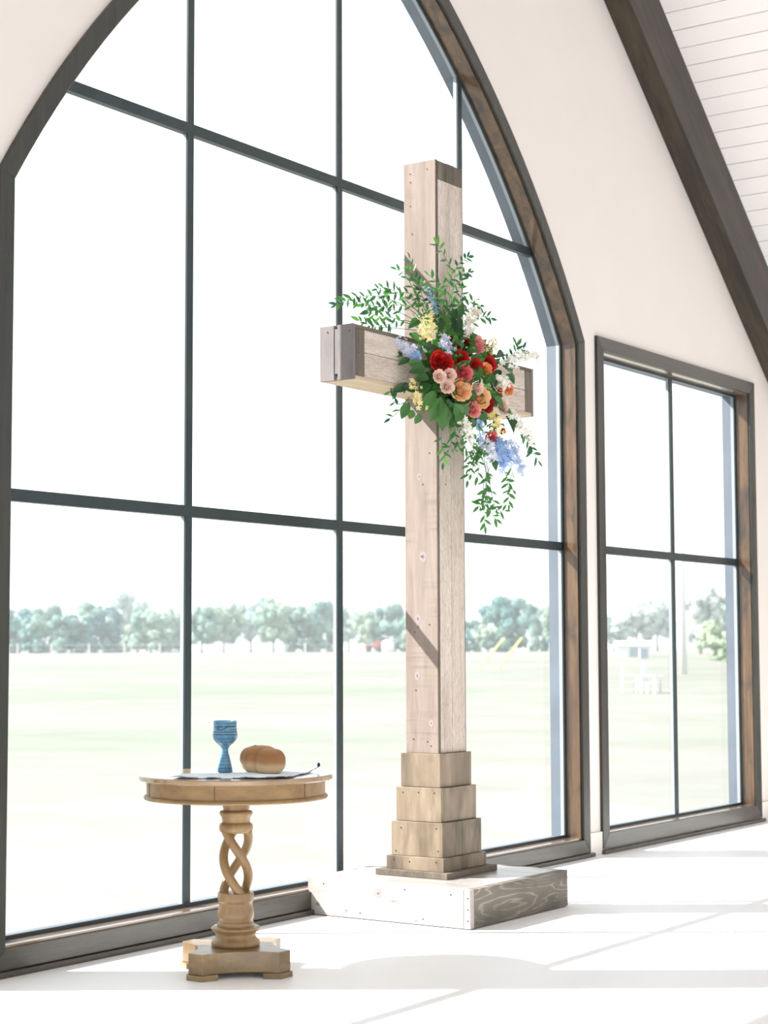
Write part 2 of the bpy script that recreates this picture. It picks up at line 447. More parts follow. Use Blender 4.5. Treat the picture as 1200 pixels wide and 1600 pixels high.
# ------------------------------------------------------------------ the shell: wall, windows, floor, ceiling, beam
XM, HALF, ZB, SPR = 7.298, 2.340, 0.118, 3.130
CX, CZ, R0 = 2.461, 0.229, 5.603          # arc centre offset from the axis, its height, radius of the opening
NA = 22
def prof(d):
    """window_1 outline at offset d from the opening: bottom-left, spring-left, arc over the apex, spring-right, bottom-right"""
    h, r = HALF+d, R0+d
    z0 = CZ+math.sqrt(r*r-(CX+h)**2)
    za = CZ+math.sqrt(r*r-CX*CX)
    a0 = math.atan2(z0-CZ, CX+h); a1 = math.atan2(za-CZ, CX)
    right = [(XM-CX+r*math.cos(a0+(a1-a0)*i/NA), CZ+r*math.sin(a0+(a1-a0)*i/NA)) for i in range(NA+1)]
    left = [(2*XM-x, z) for x, z in right]
    return [(XM-h, ZB-d)]+left+right[-2::-1]+[(XM+h, ZB-d)]
def rect(x0, x1, z0, z1, d):
    return [(x0-d, z0-d), (x0-d, z1+d), (x1+d, z1+d), (x1+d, z0-d)]
NP = len(prof(0))
WIN2 = (9.985, 12.285, 0.124, 3.112)
WIN3 = (2*XM-WIN2[1], 2*XM-WIN2[0], 0.124, 3.112)
TH = 0.185      # wall thickness

# gable wall with three openings
bm = bmesh.new()
def loop(pts, y):
    vs_ = [bm.verts.new((x, y, z)) for x, z in pts]
    return [bm.edges.new((vs_[i], vs_[(i+1) % len(vs_)])) for i in range(len(vs_))]
outer = [(-4.0, 0.0), (14.0, 0.0), (14.0, 2.6), (XM, 8.2), (-4.0, 8.2)]
for y in (0.0, TH):
    es = loop(outer, y)+loop(prof(0.014), y)+loop(rect(*WIN2, 0.012), y)+loop(rect(*WIN3, 0.012), y)
    bmesh.ops.triangle_fill(bm, use_beauty=True, edges=es)
n = len(outer)
vo_ = [[bm.verts.new((x, y, z)) for x, z in outer] for y in (0.0, TH)]
for i in range(n):
    bm.faces.new((vo_[0][i], vo_[0][(i+1) % n], vo_[1][(i+1) % n], vo_[1][i]))
bmesh.ops.remove_doubles(bm, verts=bm.verts, dist=1e-5)
bmesh.ops.recalc_face_normals(bm, faces=bm.faces)
me = bpy.data.meshes.new('wall_back'); bm.to_mesh(me); bm.free(); me.materials.append(M['drywall'])
wall = bpy.data.objects.new('wall_back', me); COL.objects.link(wall)
tag(wall, 'white gable wall that holds the tall arched window', 'wall', kind='structure')

fl = MB().box(-8, 14.2, -11, TH, -0.12, 0.0).build('floor', M['floor'])
tag(fl, 'pale smooth floor crossed by window shadows', 'floor', kind='structure')
wr = MB().box(14.0, 14.15, -11, TH, 0, 2.62).build('wall_right', M['drywall'])
tag(wr, 'plain white side wall under the low end of the sloped ceiling', 'wall', kind='structure')

def open_ring(w_, name, mats, a, b, y0, y1, splits=None, bev=0.0):
    """pieces of a surround between outlines a and b (same counts): bottom rail, left stile, head pieces, right stile"""
    npt = len(a)
    if npt == 4:
        parts_ = [(0, 1, 'z'), (1, 2, 'x'), (2, 3, 'z')]
    else:
        mid = npt//2
        parts_ = [(0, 1, 'z'), (1, mid, 'z'), (mid, npt-2, 'z'), (npt-2, npt-1, 'z')]
    for i0, i1, ax in parts_:
        MB().ring(a[i0:i1+1], b[i0:i1+1], y0, y1).build(name, mats[0 if ax == 'x' else 1], w_, bevel=bev)
    MB().ring([a[-1], a[0]], [b[-1], b[0]], y0, y1).build(name, mats[0], w_, bevel=bev)

def clip(poly, x0, x1, z0, z1):
    def cut(p, f_, g_):
        out_ = []
        for i in range(len(p)):
            a_, b_ = p[i], p[(i+1) % len(p)]
            fa, fb = f_(a_), f_(b_)
            if fa >= 0: out_.append(a_)
            if (fa >= 0) != (fb >= 0):
                t_ = fa/(fa-fb); out_.append((a_[0]+(b_[0]-a_[0])*t_, a_[1]+(b_[1]-a_[1])*t_))
        return out_
    for f_ in (lambda q: q[0]-x0, lambda q: x1-q[0], lambda q: q[1]-z0, lambda q: z1-q[1]):
        if poly: poly = cut(poly, f_, None)
    return poly

def make_window(name, outline, cuts_x, cuts_z, label, ztop_at, casing_in):
    w_ = empty(name, (0, 0, 0), 0, label, 'window', None, 'structure')
    open_ring(w_, 'casing', (M['casing_x'], M['casing_z']), outline(casing_in), outline(0.092), -0.02, 0.0, bev=0.002)
    open_ring(w_, 'jamb', (M['jamb_x'], M['jamb_z']), outline(0.0), outline(0.013), 0.0, 0.093)
    open_ring(w_, 'frame', (M['frame'], M['frame']), outline(-0.016), outline(0.013), 0.093, 0.103)
    open_ring(w_, 'glazing_bead', (M['muntin_side'], M['muntin_side']), outline(-0.010), outline(0.013), 0.103, 0.128)
    open_ring(w_, 'exterior_trim', (M['reveal'], M['reveal']), outline(-0.004), outline(0.013), 0.128, TH+0.012)
    zb = outline(0)[0][1]
    xa, xb = outline(0)[0][0], outline(0)[-1][0]
    MW = 0.0215
    for x in cuts_x:
        MB().box(x-MW, x+MW, 0.094, 0.104, zb+0.004, ztop_at(x)-0.004).build('mullion', M['frame'], w_)
        MB().box(x-MW+0.003, x+MW-0.003, 0.104, 0.126, zb+0.004, ztop_at(x)-0.004).build('glazing_stop', M['muntin_side'], w_)
    for z in cuts_z:
        L = [xa+0.005, xb-0.005]
        pts = clip(outline(-0.005), -50, 50, z-0.025, z+0.025)
        x0 = min(p[0] for p in pts); x1 = max(p[0] for p in pts)
        MB().prism(pts, 0.093, 0.127).build('transom', M['frame'], w_)
    xs = [xa-0.1]+list(cuts_x)+[xb+0.1]; zs = [zb-0.1]+list(cuts_z)+[9.0]
    for i in range(len(xs)-1):
        for j in range(len(zs)-1):
            p = clip(outline(-0.006), xs[i]+(0.012 if i else 0), xs[i+1]-(0.012 if i < len(xs)-2 else 0), zs[j]+0.012, zs[j+1]-0.012)
            if len(p) > 2 and max(q[1] for q in p)-min(q[1] for q in p) > 0.03:
                MB().prism(p, 0.112, 0.118).build('pane', M['glass'], w_)
    x0, x1 = xa-0.092, xb+0.092
    MB().box(x0-0.012, x1+0.03, -0.038, 0.0, 0.0, 0.024).build('shoe_moulding', M['casing_x'], w_, bevel=0.004)
    return w_
def arch_top(x):
    dx = abs(x-XM)
    return CZ+math.sqrt(R0*R0-(CX+dx)**2)
make_window('window_1', prof, (6.142, 7.307, 8.472), (1.875, 3.630),
            'tall pointed arch window with dark frame behind the cross', arch_top, 0.012)
make_window('window_2', lambda d: rect(*WIN2, d), (11.192,), (1.879,),
            'rectangular four pane window right of the arched window', lambda x: WIN2[3], 0.004)
make_window('window_3', lambda d: rect(*WIN3, d), (0.5*(WIN3[0]+WIN3[1]),), (1.879,),
            'rectangular four pane window left of the arched window', lambda x: WIN3[3], 0.004)

for x0, x1, lab in ((9.735, 9.892, 'short white baseboard between the two windows'), (12.38, 14.0, 'white baseboard right of the rectangular window'),
                    (4.70, 4.86, 'short white baseboard left of the arched window')):
    b_ = MB().box(x0, x1, -0.016, 0.0, 0.0, 0.138).build('baseboard_back', M['trim_white'], bevel=0.003)
    tag(b_, lab, 'baseboard', kind='structure')

# sloped ceiling: white boards running away from the gable, and the stained rafter against the gable
SLP = 0.8322
def zline(x): return 5.413-SLP*(x-10.075)
th = math.atan(SLP)
ceil_off = 0.505
ce = MB().prism([(XM, zline(XM)+ceil_off+0.012), (14.2, zline(14.2)+ceil_off+0.012), (14.2, zline(14.2)+ceil_off+0.15), (XM, zline(XM)+ceil_off+0.15)], -11.0, TH)
zr = zline(XM)+ceil_off
ce.prism([(XM, zr+0.012), (XM, zr+0.15), (0.6, zr+0.15-SLP*(XM-0.6)), (0.6, zr+0.012-SLP*(XM-0.6))], -11.0, TH)
ceil = ce.build('ceiling', M['gap'])
tag(ceil, 'steep ceiling clad in white boards above the dark rafter', 'ceiling', kind='structure')
PW = 0.140
dx_, dz_ = math.cos(th), -math.sin(th)
nb = int((14.15-XM)/dx_/PW)
for i in range(nb):
    s0, s1 = i*PW+0.0028, (i+1)*PW-0.0028
    p0 = (XM+s0*dx_, zr+s0*dz_); p1 = (XM+s1*dx_, zr+s1*dz_)
    nrm = (math.sin(th), math.cos(th))
    j = random.uniform(-0.0012, 0.0012)
    MB().prism([(p0[0]+nrm[0]*j, p0[1]+nrm[1]*j), (p1[0]+nrm[0]*j, p1[1]+nrm[1]*j),
                (p1[0]+nrm[0]*0.012, p1[1]+nrm[1]*0.012), (p0[0]+nrm[0]*0.012, p0[1]+nrm[1]*0.012)], -11.0, 0.0).build('plank', M['board_white'], ceil)
# rafter: built along its own axis so the grain follows it
L_ = (14.1-XM)/dx_
bmx = MB().box(0, L_, -0.170, -0.0005, 0.0, ceil_off*math.cos(th)-0.002).build('trim_1', M['beam'], bevel=0.004)
bmx.location = (XM, 0, zline(XM)); bmx.rotation_euler = (0, th, 0)
tag(bmx, 'dark walnut stained rafter sloping down along the gable wall', 'rafter', kind='structure')

# ------------------------------------------------------------------ the field outside
def ground(r):
    t_ = min(1.0, max(0.0, (r-15)/210.0))
    return -0.35+1.35*t_*t_*(3-2*t_)
CAM = Vector((0.0, -5.1735, 0))
rs = [4, 8, 12, 16, 22, 30, 40, 52, 66, 82, 100, 120, 140, 160, 180, 200, 225, 300, 420, 700]
va, fa = [], []
NSEG = 40
for r in rs:
    for k in range(NSEG+1):
        a_ = math.radians(-25+150*k/NSEG)
        p = CAM+Vector((math.cos(a_), math.sin(a_), 0))*r
        y = max(p.y, TH+0.02)
        va.append((p.x, y, ground(r) if r < 420 else 1.0))
for i in range(len(rs)-1):
    for k in range(NSEG):
        q = i*(NSEG+1)+k
        fa.append((q, q+1, q+NSEG+2, q+NSEG+1))
fld = MB().add(va, fa).build('field', M['field'], smooth=True)
tag(fld, 'pale dry grass field stretching to the far trees', 'field', kind='structure')

PLATFORM_KNOTS = [(0.047, 0.127, 0.024, 0.022), (0.393, 0.054, 0.013, 0.009), (0.229, 0.034, 0.014, 0.010), (-0.039, 0.098, 0.026, 0.007), (-0.162, 0.02, 0.016, 0.007)]
CROSS_KNOTS = [(-0.009, 1.698, 0.022, 0.030), (0.022, 1.398, 0.018, 0.026), (0.027, 1.124, 0.016, 0.022), (0.011, 2.088, 0.012, 0.018), (-0.052, 0.898, 0.014, 0.018)]

# ------------------------------------------------------------------ platform under the cross
PX, PY, PS, PH = 6.909, -0.905, 0.905, 0.178
pl = empty('platform', (PX+PS/2, PY+PS/2, 0), 0, 'low square pale timber platform under the cross', 'platform')
h_ = PS/2
MB().box(-h_, -h_+0.035, -h_+0.036, h_, 0.004, PH-0.002).build('side_board', M['plinth_l'], pl, bevel=0.002)
MB().box(-h_, -h_+0.035, -h_+0.001, -h_+0.0345, 0.004, PH-0.002).build('corner_block', M['plinth_l'], pl, bevel=0.002)
MB().box(h_-0.035, h_, -h_+0.036, h_, 0.004, PH-0.002).build('side_board', M['plinth_l'], pl, bevel=0.002)
MB().box(-h_+0.0355, h_, -h_, -h_+0.034, 0.004, PH-0.002).build('front_board', M['plinth_f'], pl, bevel=0.002)
MB().box(-h_+0.036, h_-0.036, h_-0.035, h_, 0.004, PH-0.002).build('back_board', M['plinth_l'], pl, bevel=0.002)
nt_ = 5
for i in range(nt_):
    x0 = -h_+0.0365+(PS-0.073)*i/nt_; x1 = -h_+0.0365+(PS-0.073)*(i+1)/nt_-0.002
    MB().box(x0, x1, -h_+0.0355, h_-0.0365, PH-0.03, PH-random.uniform(0.001, 0.002)).build('top_board', M['plinth_t'], pl, bevel=0.001)
MB().box(-h_+0.02, h_-0.02, -h_+0.02, h_-0.02, 0.0, 0.02).build('bearer', M['cap_x'], pl)
nm = MB().lathe([(0.0035, 0.0), (0.0035, 0.002)], 8).mesh('nail', M['nail'])
def nail(parent, x, y, z, face):
    mw = Matrix.Translation((x, y, z)) @ (Matrix.Rotation(-math.pi/2, 4, 'Y') if face == 'x' else Matrix.Rotation(math.pi/2, 4, 'X'))
    return link_copy(nm, 'nail', parent, mw)
km_ = MB().lathe([(1.0, 0.0), (1.0, 0.0006), (0.5, 0.0008), (0.001, 0.0009)], 20).mesh('knot', M['knot'])
def knot(parent, x, y, z, ry, rz):
    mw = Matrix.Translation((x, y, z)) @ Matrix.Diagonal((1, ry, rz, 1)) @ Matrix.Rotation(-math.pi/2, 4, 'Y')
    return link_copy(km_, 'knot', parent, mw)
for y, z, ry, rz in PLATFORM_KNOTS: knot(pl, -h_+0.0002, y, z, ry, rz)
for y, z in ((-0.44, 0.04), (-0.44, 0.09), (-0.44, 0.14), (-0.35, 0.15), (-0.10, 0.155), (0.15, 0.03), (0.36, 0.15), (-0.2, 0.03)):
    nail(pl, -h_+0.0005, y, z, 'x')
for x, z in ((0.43, 0.03), (0.43, 0.15), (-0.40, 0.03)):
    nail(pl, x, -h_+0.0005, z, 'y')

# ------------------------------------------------------------------ the cross
UX, UY = 0.123, 0.0935            # half widths of the upright
cr = empty('wooden_cross', (7.378, -0.427, PH), 0, 'tall weathered timber cross standing on a stepped base by the arched window', 'cross')
def Z(z): return z-PH
# skirt and four stepped tiers, each of boards round a core
def tier(hx, hy, z0, z1, split=False, thick=0.02, mat=None):
    mt = mat or M['tier']
    z0, z1 = Z(z0), Z(z1)
    MB().box(-hx, -hx+thick, -hy, hy, z0, z1).build('tier_board', mt, cr, bevel=0.0012)
    MB().box(hx-thick, hx, -hy, hy, z0, z1).build('tier_board', mt, cr, bevel=0.0012)
    xs = [-hx+thick+0.0006, 0.0, hx-thick-0.0006] if split else [-hx+thick+0.0006, hx-thick-0.0006]
    for i in range(len(xs)-1):
        MB().box(xs[i]+(0.001 if i else 0), xs[i+1]-(0.001 if i < len(xs)-2 else 0), -hy, -hy+thick, z0, z1).build('tier_board', mt, cr, bevel=0.0012)
    MB().box(-hx+thick+0.0006, hx-thick-0.0006, hy-thick, hy, z0, z1).build('tier_board', mt, cr, bevel=0.0012)
    MB().box(-hx+thick, hx-thick, -hy+thick, hy-thick, z0, z1-0.003).build('tier_core', M['cap_x'], cr)
MB().box(-0.228, 0.228, -0.203, 0.203, Z(PH), Z(0.2055)).build('skirt_board', M['cap_x'], cr, bevel=0.0015)
tier(0.194, 0.162, 0.206, 0.269)
tier(0.1755, 0.1455, 0.270, 0.431, True)
tier(0.159, 0.128, 0.433, 0.593)
tier(0.142, 0.1115, 0.595, 0.754)
for hx, hy, pts in ((0.159, 0.128, [(-0.09, 0.57), (0.0, 0.57), (0.09, 0.567)]), (0.1755, 0.1455, [(-0.11, 0.405), (0.09, 0.40), (-0.12, 0.30), (0.12, 0.29)]), (0.194, 0.162, [(-0.12, 0.25), (0.03, 0.245), (0.12, 0.25)])):
    for y, z in pts: nail(cr, -hx+0.0005, y, Z(z), 'x')
# upright
ZT, Z0 = 3.645, 0.755
B0, B1 = 2.474, 2.728             # arm underside and top
TB = 0.018
MB().box(-UX, -UX+TB, -UY+0.003, UY, Z(Z0), Z(ZT)).build('side_plank', M['face_board'], cr, bevel=0.0012)
MB().box(-UX+0.001, -UX+TB-0.002, -UY+0.0005, -UY+0.003, Z(Z0), Z(B0)).build('dark_edge', M['cap_z'], cr)
MB().box(-UX+0.001, -UX+TB-0.002, -UY+0.0005, -UY+0.003, Z(B1), Z(ZT)).build('dark_edge', M['cap_z'], cr)
MB().box(UX-TB, UX, -UY, UY, Z(Z0), Z(ZT)).build('side_plank', M['face_board'], cr, bevel=0.0012)
MB().box(-UX+TB, UX-TB, -UY+0.022, UY-0.002, Z(Z0), Z(ZT)-0.004).build('upright_core', M['cap_z'], cr)
for (x0, x1) in ((-UX+TB+0.0025, -0.001), (0.001, UX-TB+0.0135)):
    MB().box(x0, x1, -UY-0.0005, -UY+0.0215, Z(Z0+0.0005), Z(B0)).build('front_plank', M['weather_z'], cr, bevel=0.002)
    MB().box(x0, x1, -UY-0.0005, -UY+0.0215, Z(B1), Z(3.550)).build('front_plank', M['weather_z'], cr, bevel=0.002)
w3 = (2*UX-TB)/3
for i in range(3):
    x0 = -UX+TB+0.001+w3*i
    MB().box(x0, x0+w3-0.0025, -UY-0.001, UY-0.003, Z(3.552), Z(ZT)-random.uniform(0, 0.004)).build('top_cap_block', M['cap_z'], cr, bevel=0.0015)
for y, z in ((-0.045, 3.602), (0.055, 3.592), (0.054, 3.55), (0.045, 3.29), (0.055, 3.43), (-0.05, 2.20), (-0.01, 2.05), (0.02, 1.36), (-0.045, 1.37), (0.04, 1.335), (0.035, 1.055), (-0.05, 0.79), (0.05, 0.82), (-0.03, 0.81), (0.0, 1.7)):
    nail(cr, -UX+0.0005, y, Z(z), 'x')
nail(cr, -0.05, -UY, Z(2.05), 'y')
for y, z, ry, rz in CROSS_KNOTS: knot(cr, -UX+0.0002, y, Z(z), ry, rz)
# arms: left and right boxes of boards
AX = 0.8235
for sgn in (-1, 1):
    def bx(a, b, y0, y1, z0, z1, name, mat, bev=0.0015):
        xa_, xb_ = sorted((sgn*a, sgn*b))
        return MB().box(xa_, xb_, y0, y1, Z(z0), Z(z1)).build(name, mat, cr, bevel=bev)
    yf = -UY
    bx(UX+0.001, AX-0.02, yf+0.002, UY-0.001, B1-0.019, B1, 'arm_top_board', M['cap_x'])
    bx(UX+0.001, AX-0.02, yf+0.002, UY-0.001, B0, B0+0.019, 'arm_bottom_board', M['pine'])
    bx(UX+0.001, AX-0.09, yf+0.0215, UY-0.012, B0+0.019, B1-0.019, 'arm_core', M['cap_x'])
    zm = 0.5*(B0+B1)+0.004
    bx(UX+0.001, AX-0.092, yf-0.0005, yf+0.021, zm+0.001, B1-0.0195, 'arm_front_plank', M['weather_x'], 0.002)
    bx(UX+0.001, AX-0.092, yf-0.0005, yf+0.021, B0+0.0195, zm-0.001, 'arm_front_plank', M['weather_x'], 0.002)
    bx(UX+0.001, AX-0.092, UY-0.0115, UY, B0+0.0195, B1-0.0195, 'arm_back_plank', M['weather_x'])
    bx(AX-0.090, AX-0.021, yf, UY-0.001, B0+0.0195, B1-0.0195, 'arm_end_block', M['cap_z'])
    # end grain face: two wide planks, and a raised batten beside an open joint
    bx(AX-0.0195, AX, yf, -0.006, B0, B1, 'arm_end_plank', M['grey_board'])
    bx(AX-0.0195, AX-0.001, 0.014, UY, B0, B1, 'arm_end_plank', M['grey_board'])
    bx(AX-0.0195, AX-0.002, -0.005, 0.010, B0+0.03, B1-0.018, 'arm_end_batten', M['grey_board'], 0.001)
nail(cr, -AX+0.045, -UY+0.0005, Z(2.60), 'y')
for y, z in ((-0.075, 2.695), (0.05, 2.70)):
    nail(cr, -AX+0.0005, y, Z(z), 'x')

# ------------------------------------------------------------------ round pedestal table, turned to face the camera side
TRZ = math.atan2(-0.825, 0.565)
tb = empty('pedestal_table', (5.537, -0.675, 0), TRZ, 'small round honey coloured wooden table on an open twisted pedestal', 'table')
RT = 0.38
MB().lathe([(RT-0.004, 0.745), (RT, 0.749), (RT, 0.762), (RT-0.004, 0.766)], 72).build('tabletop', M['table_top'], tb, smooth=True, angle=40)
MB().lathe([(0.350, 0.688), (0.350, 0.745)], 72).build('apron', M['table_x'], tb, smooth=True, angle=40)
for a_ in (-1.72, -0.65, 0.5, 1.9, 2.9, -2.75):
    x, y = 0.3502*math.cos(a_), 0.3502*math.sin(a_)
    o = MB().box(-0.0008, 0.0008, -0.0012, 0.0006, 0.689, 0.745).build('apron_seam', M['groove'], tb)
    o.location = (x, y, 0); o.rotation_euler = (0, 0, a_+math.pi/2)
MB().lathe([(0.345, 0.672), (0.357, 0.672), (0.361, 0.677), (0.359, 0.684), (0.352, 0.688), (0.345, 0.688)], 72).build('apron_bead', M['table_x'], tb, smooth=True, angle=50)
MB().lathe([(0.052, 0.672), (0.053, 0.640), (0.050, 0.624)], 36).build('column_neck', M['table_z'], tb, smooth=True, angle=50)
MB().lathe([(0.050, 0.624), (0.062, 0.621), (0.0655, 0.614), (0.063, 0.606), (0.058, 0.600), (0.0545, 0.588), (0.054, 0.578), (0.061, 0.573), (0.0655, 0.566),
            (0.0665, 0.556), (0.065, 0.546), (0.060, 0.539), (0.050, 0.536)], 40).build('column_collar', M['table_z'], tb, smooth=True, angle=50)
for k in range(3):
    pts, rr = [], []
    for i in range(29):
        f_ = i/28
        z = 0.548-f_*(0.548-0.296)
        # front = -y in the table's frame (towards the room); angle measured from the front, towards the right
        a_ = math.radians(-52+203*f_+120*k)
        pts.append((0.0485*math.sin(a_), -0.0485*math.cos(a_), z)); rr.append(0.0178)
    MB().tube(pts, rr, 12).build('twisted_strand', M['table_z'], tb, smooth=True)
MB().lathe([(0.060, 0.307), (0.0690, 0.306), (0.0705, 0.302), (0.0705, 0.276), (0.069, 0.272), (0.0655, 0.268), (0.0645, 0.262), (0.067, 0.250), (0.0705, 0.235),
            (0.0718, 0.222), (0.070, 0.208), (0.066, 0.199), (0.0655, 0.195), (0.070, 0.192), (0.0725, 0.182), (0.072, 0.176)], 44).build('urn', M['table_z'], tb, smooth=True, angle=40)
MB().lathe([(0.075, 0.177), (0.090, 0.176), (0.0965, 0.171), (0.0965, 0.166), (0.089, 0.160), (0.080, 0.153), (0.078, 0.146), (0.079, 0.136), (0.084, 0.129),
            (0.090, 0.125), (0.0945, 0.117), (0.0955, 0.108), (0.093, 0.102), (0.090, 0.1)], 44).build('urn_foot', M['table_z'], tb, smooth=True, angle=40)
BR = math.radians(10.7)          # the base is turned a little against the view
def base_outline(hw, cc, dip, n_=10):
    pts = []
    for q in range(4):
        a_ = -math.pi/2+q*math.pi/2
        c_, s_ = math.cos(a_), math.sin(a_)
        # side centred on direction a_, from one clipped corner to the next, bowed inwards
        for i in range(n_+1):
            f_ = -1+2*i/n_
            d_ = hw-dip*(1-f_*f_)
            t_ = f_*(hw-cc)
            pts.append((d_*c_-t_*s_, d_*s_+t_*c_))
    return pts
MB().slab(base_outline(0.196, 0.050, 0.048), 0.022, 0.1).build('base_block', M['table_base'], tb, bevel=0.0015).rotation_euler = (0, 0, BR)
for q in range(4):
    a_ = -math.pi/2+q*math.pi/2
    c_, s_ = math.cos(a_), math.sin(a_)
    def T(u, v): return (v*c_-u*s_, v*s_+u*c_)
    hw, cc = 0.208, 0.056
    loc_ = [T(0.085, 0.185), T(hw-cc, hw-0.004), T(hw-0.004, hw-cc), T(0.185, 0.085), T(0.10, 0.10)]
    MB().slab(loc_, 0.0, 0.0215).build('foot', M['table_base'], tb, bevel=0.002).rotation_euler = (0, 0, BR)
ZTOP = 0.766

def tabpt(u, v):                        # table frame: u to the right, v towards the room
    return Vector((5.537+0.565*u-0.825*v, -0.675-0.825*u-0.565*v, 0))
# linen cloth
cl_o = tabpt(0, 0)
cl = empty('linen_cloth', (cl_o.x, cl_o.y, ZTOP), TRZ, 'thin pale blue linen cloth with navy braided edges lying on the round table', 'cloth')
c1, c2, c3, c4 = Vector((-0.235, -0.275)), Vector((0.215, -0.300)), Vector((0.318, 0.135)), Vector((-0.13, 0.19))
NU, NV = 46, 34
def cloth_z(u, v, a, b):
    r_ = 0.0022+0.0016*math.sin(9*a+5*b)+0.0016*math.sin(17*b-7*a+1.0)
    r_ += 0.0035*max(0, math.sin(21*a+2*math.sin(6*b)))*max(0, 1-b*2.5)
    return max(0.0008, r_)
vv, ff = [], []
for j in range(NV+1):
    for i in range(NU+1):
        a_, b_ = i/NU, j/NV
        p = (c1*(1-a_)+c2*a_)*(1-b_)+(c4*(1-a_)+c3*a_)*b_
        p = p+Vector((0.004*math.sin(13*b_), 0.006*math.sin(15*a_)*(1-b_)))
        z = cloth_z(p.x, p.y, a_, b_)
        # corner at the right lifts off slightly
        z += 0.014*max(0, (a_-0.75)*4)**2*max(0, (b_-0.7)/0.3)**2
        vv.append((p.x, p.y, z))
for j in range(NV):
    for i in range(NU):
        q = j*(NU+1)+i
        ff.append((q, q+1, q+NU+2, q+NU+1))
co = MB().add(vv, ff).build('cloth_sheet', M['linen'], cl, smooth=True)
sd = co.modifiers.new('thickness', 'SOLIDIFY'); sd.thickness = 0.0012; sd.offset = 1
rim = [Vector(vv[i]) for i in range(NU+1)]
side = [Vector(vv[j*(NU+1)+NU]) for j in range(NV+1)]
def braid(pts, r, name):
    out_ = []
    for i in range(len(pts)-1):
        for s_ in range(4):
            p = pts[i].lerp(pts[i+1], s_/4); p.z += 0.0022
            out_.append(p)
    rad = [r*(0.55+0.45*abs(math.sin(i*0.85))) for i in range(len(out_))]
    return MB().tube(out_, rad, 6).build(name, M['navy'], cl, smooth=True)
for i0, i1 in ((2, 12), (15, 21), (25, 31), (38, 46)):
    braid(rim[i0:i1+1], 0.0013, 'braided_hem')
braid(side, 0.0017, 'braided_hem')
e_ = side[-1]
MB().lathe([(0.0005, -0.006), (0.0055, -0.003), (0.0065, 0.003), (0.004, 0.009), (0.0008, 0.012)], 10).build('hem_knot', M['navy'], cl, smooth=True, loc=(e_.x, e_.y, e_.z+0.006))

# chalice
cp = tabpt(-0.047, -0.03)
ch = empty('chalice', (cp.x, cp.y, ZTOP+0.0045), TRZ, 'blue glazed pottery goblet on the linen cloth beside the bread', 'goblet')
outer_ = [(0.030, 0.0), (0.0325, 0.002), (0.031, 0.008), (0.0275, 0.022), (0.0235, 0.040), (0.0180, 0.060), (0.0140, 0.074), (0.0130, 0.084), (0.0145, 0.094), (0.021, 0.104), (0.032, 0.113), (0.041, 0.122),
          (0.0470, 0.132), (0.0490, 0.142), (0.0490, 0.150), (0.0475, 0.153), (0.0488, 0.156), (0.0472, 0.159), (0.0462, 0.170), (0.0455, 0.182), (0.0460, 0.194), (0.0462, 0.200), (0.0445, 0.202),
          (0.0425, 0.200), (0.0425, 0.170), (0.044, 0.145), (0.035, 0.122), (0.010, 0.112), (0.001, 0.111)]
MB().lathe(outer_, 48).build('goblet_body', M['pottery'], ch, smooth=True)
for z, r, mm, nm_ in ((0.1495, 0.0493, 'glaze_dark', 'dark_band'), (0.1535, 0.0482, 'glaze_light', 'pale_band'), (0.1575, 0.0485, 'glaze_dark', 'dark_band'), (0.1905, 0.0464, 'glaze_dark', 'dark_band')):
    MB().lathe([(r-0.001, z-0.0011), (r, z-0.0008), (r, z+0.0008), (r-0.001, z+0.0011)], 48).build(nm_, M[mm], ch, smooth=True)
def on_cup(a_, z, r=0.0468): return (r*math.sin(a_), -r*math.cos(a_), z)
sw = [on_cup(-0.35+0.25*math.cos(t_), 0.1735+0.0075*math.sin(t_)) for t_ in [i*0.3+0.6 for i in range(17)]]+[on_cup(-0.12+0.12*i, 0.166+0.0042*i) for i in range(1, 5)]
MB().tube(sw, 0.0013, 6).build('swirl_mark', M['glaze_dark'], ch, smooth=True)
for k, (a0, a1, z) in enumerate(((0.25, 1.0, 0.186), (0.05, 1.15, 0.1795), (0.30, 1.3, 0.1735), (0.45, 1.35, 0.167))):
    MB().tube([on_cup(a0+(a1-a0)*i/8, z+0.0006*math.sin(i*2.0)) for i in range(9)], 0.0009, 5).build('brush_line', M['glaze_dark' if k % 2 else 'glaze_light'], ch, smooth=True)

# bread: an oval loaf with scored crust, its rounded end towards the room
bp_ = tabpt(0.10, 0.0)
br = empty('bread_loaf', (bp_.x, bp_.y, ZTOP+0.0035), TRZ, 'round crusty loaf of bread with scored top on the linen cloth', 'bread')
def lobe(cx_, cy_, rx, ry, h, rot, name, seed):
    """one swollen lobe of the pulled loaf: flat floury base, domed crust"""
    rnd = random.Random(seed)
    nu, nv = 40, 22
    vs_, fs_ = [], []
    c_, s_ = math.cos(rot), math.sin(rot)
    for i in range(nv+1):
        ph = -0.5*math.pi+math.pi*i/nv
        for j in range(nu):
            a_ = 2*math.pi*j/nu
            x, y, z = math.cos(ph)*math.cos(a_), math.cos(ph)*math.sin(a_), math.sin(ph)
            w_ = 1+0.025*math.sin(3*a_+seed)+0.02*math.sin(5*a_+2*ph+seed)
            sq = math.cos(ph)**0.62/max(1e-6, math.cos(ph)) if abs(ph) < 1.56 else 1.0
            X, Y = x*sq*rx*w_, y*sq*ry*w_
            zz = math.copysign(abs(z)**0.9, z)
            Zz = max(0.0, h*0.42+zz*h*(0.58 if z > 0 else 0.46))
            vs_.append((cx_+X*c_-Y*s_, cy_+X*s_+Y*c_, Zz))
    for i in range(nv):
        for j in range(nu):
            fs_.append((i*nu+j, i*nu+(j+1) % nu, (i+1)*nu+(j+1) % nu, (i+1)*nu+j))
    return MB().add(vs_, fs_).build(name, M['crust'], br, smooth=True)
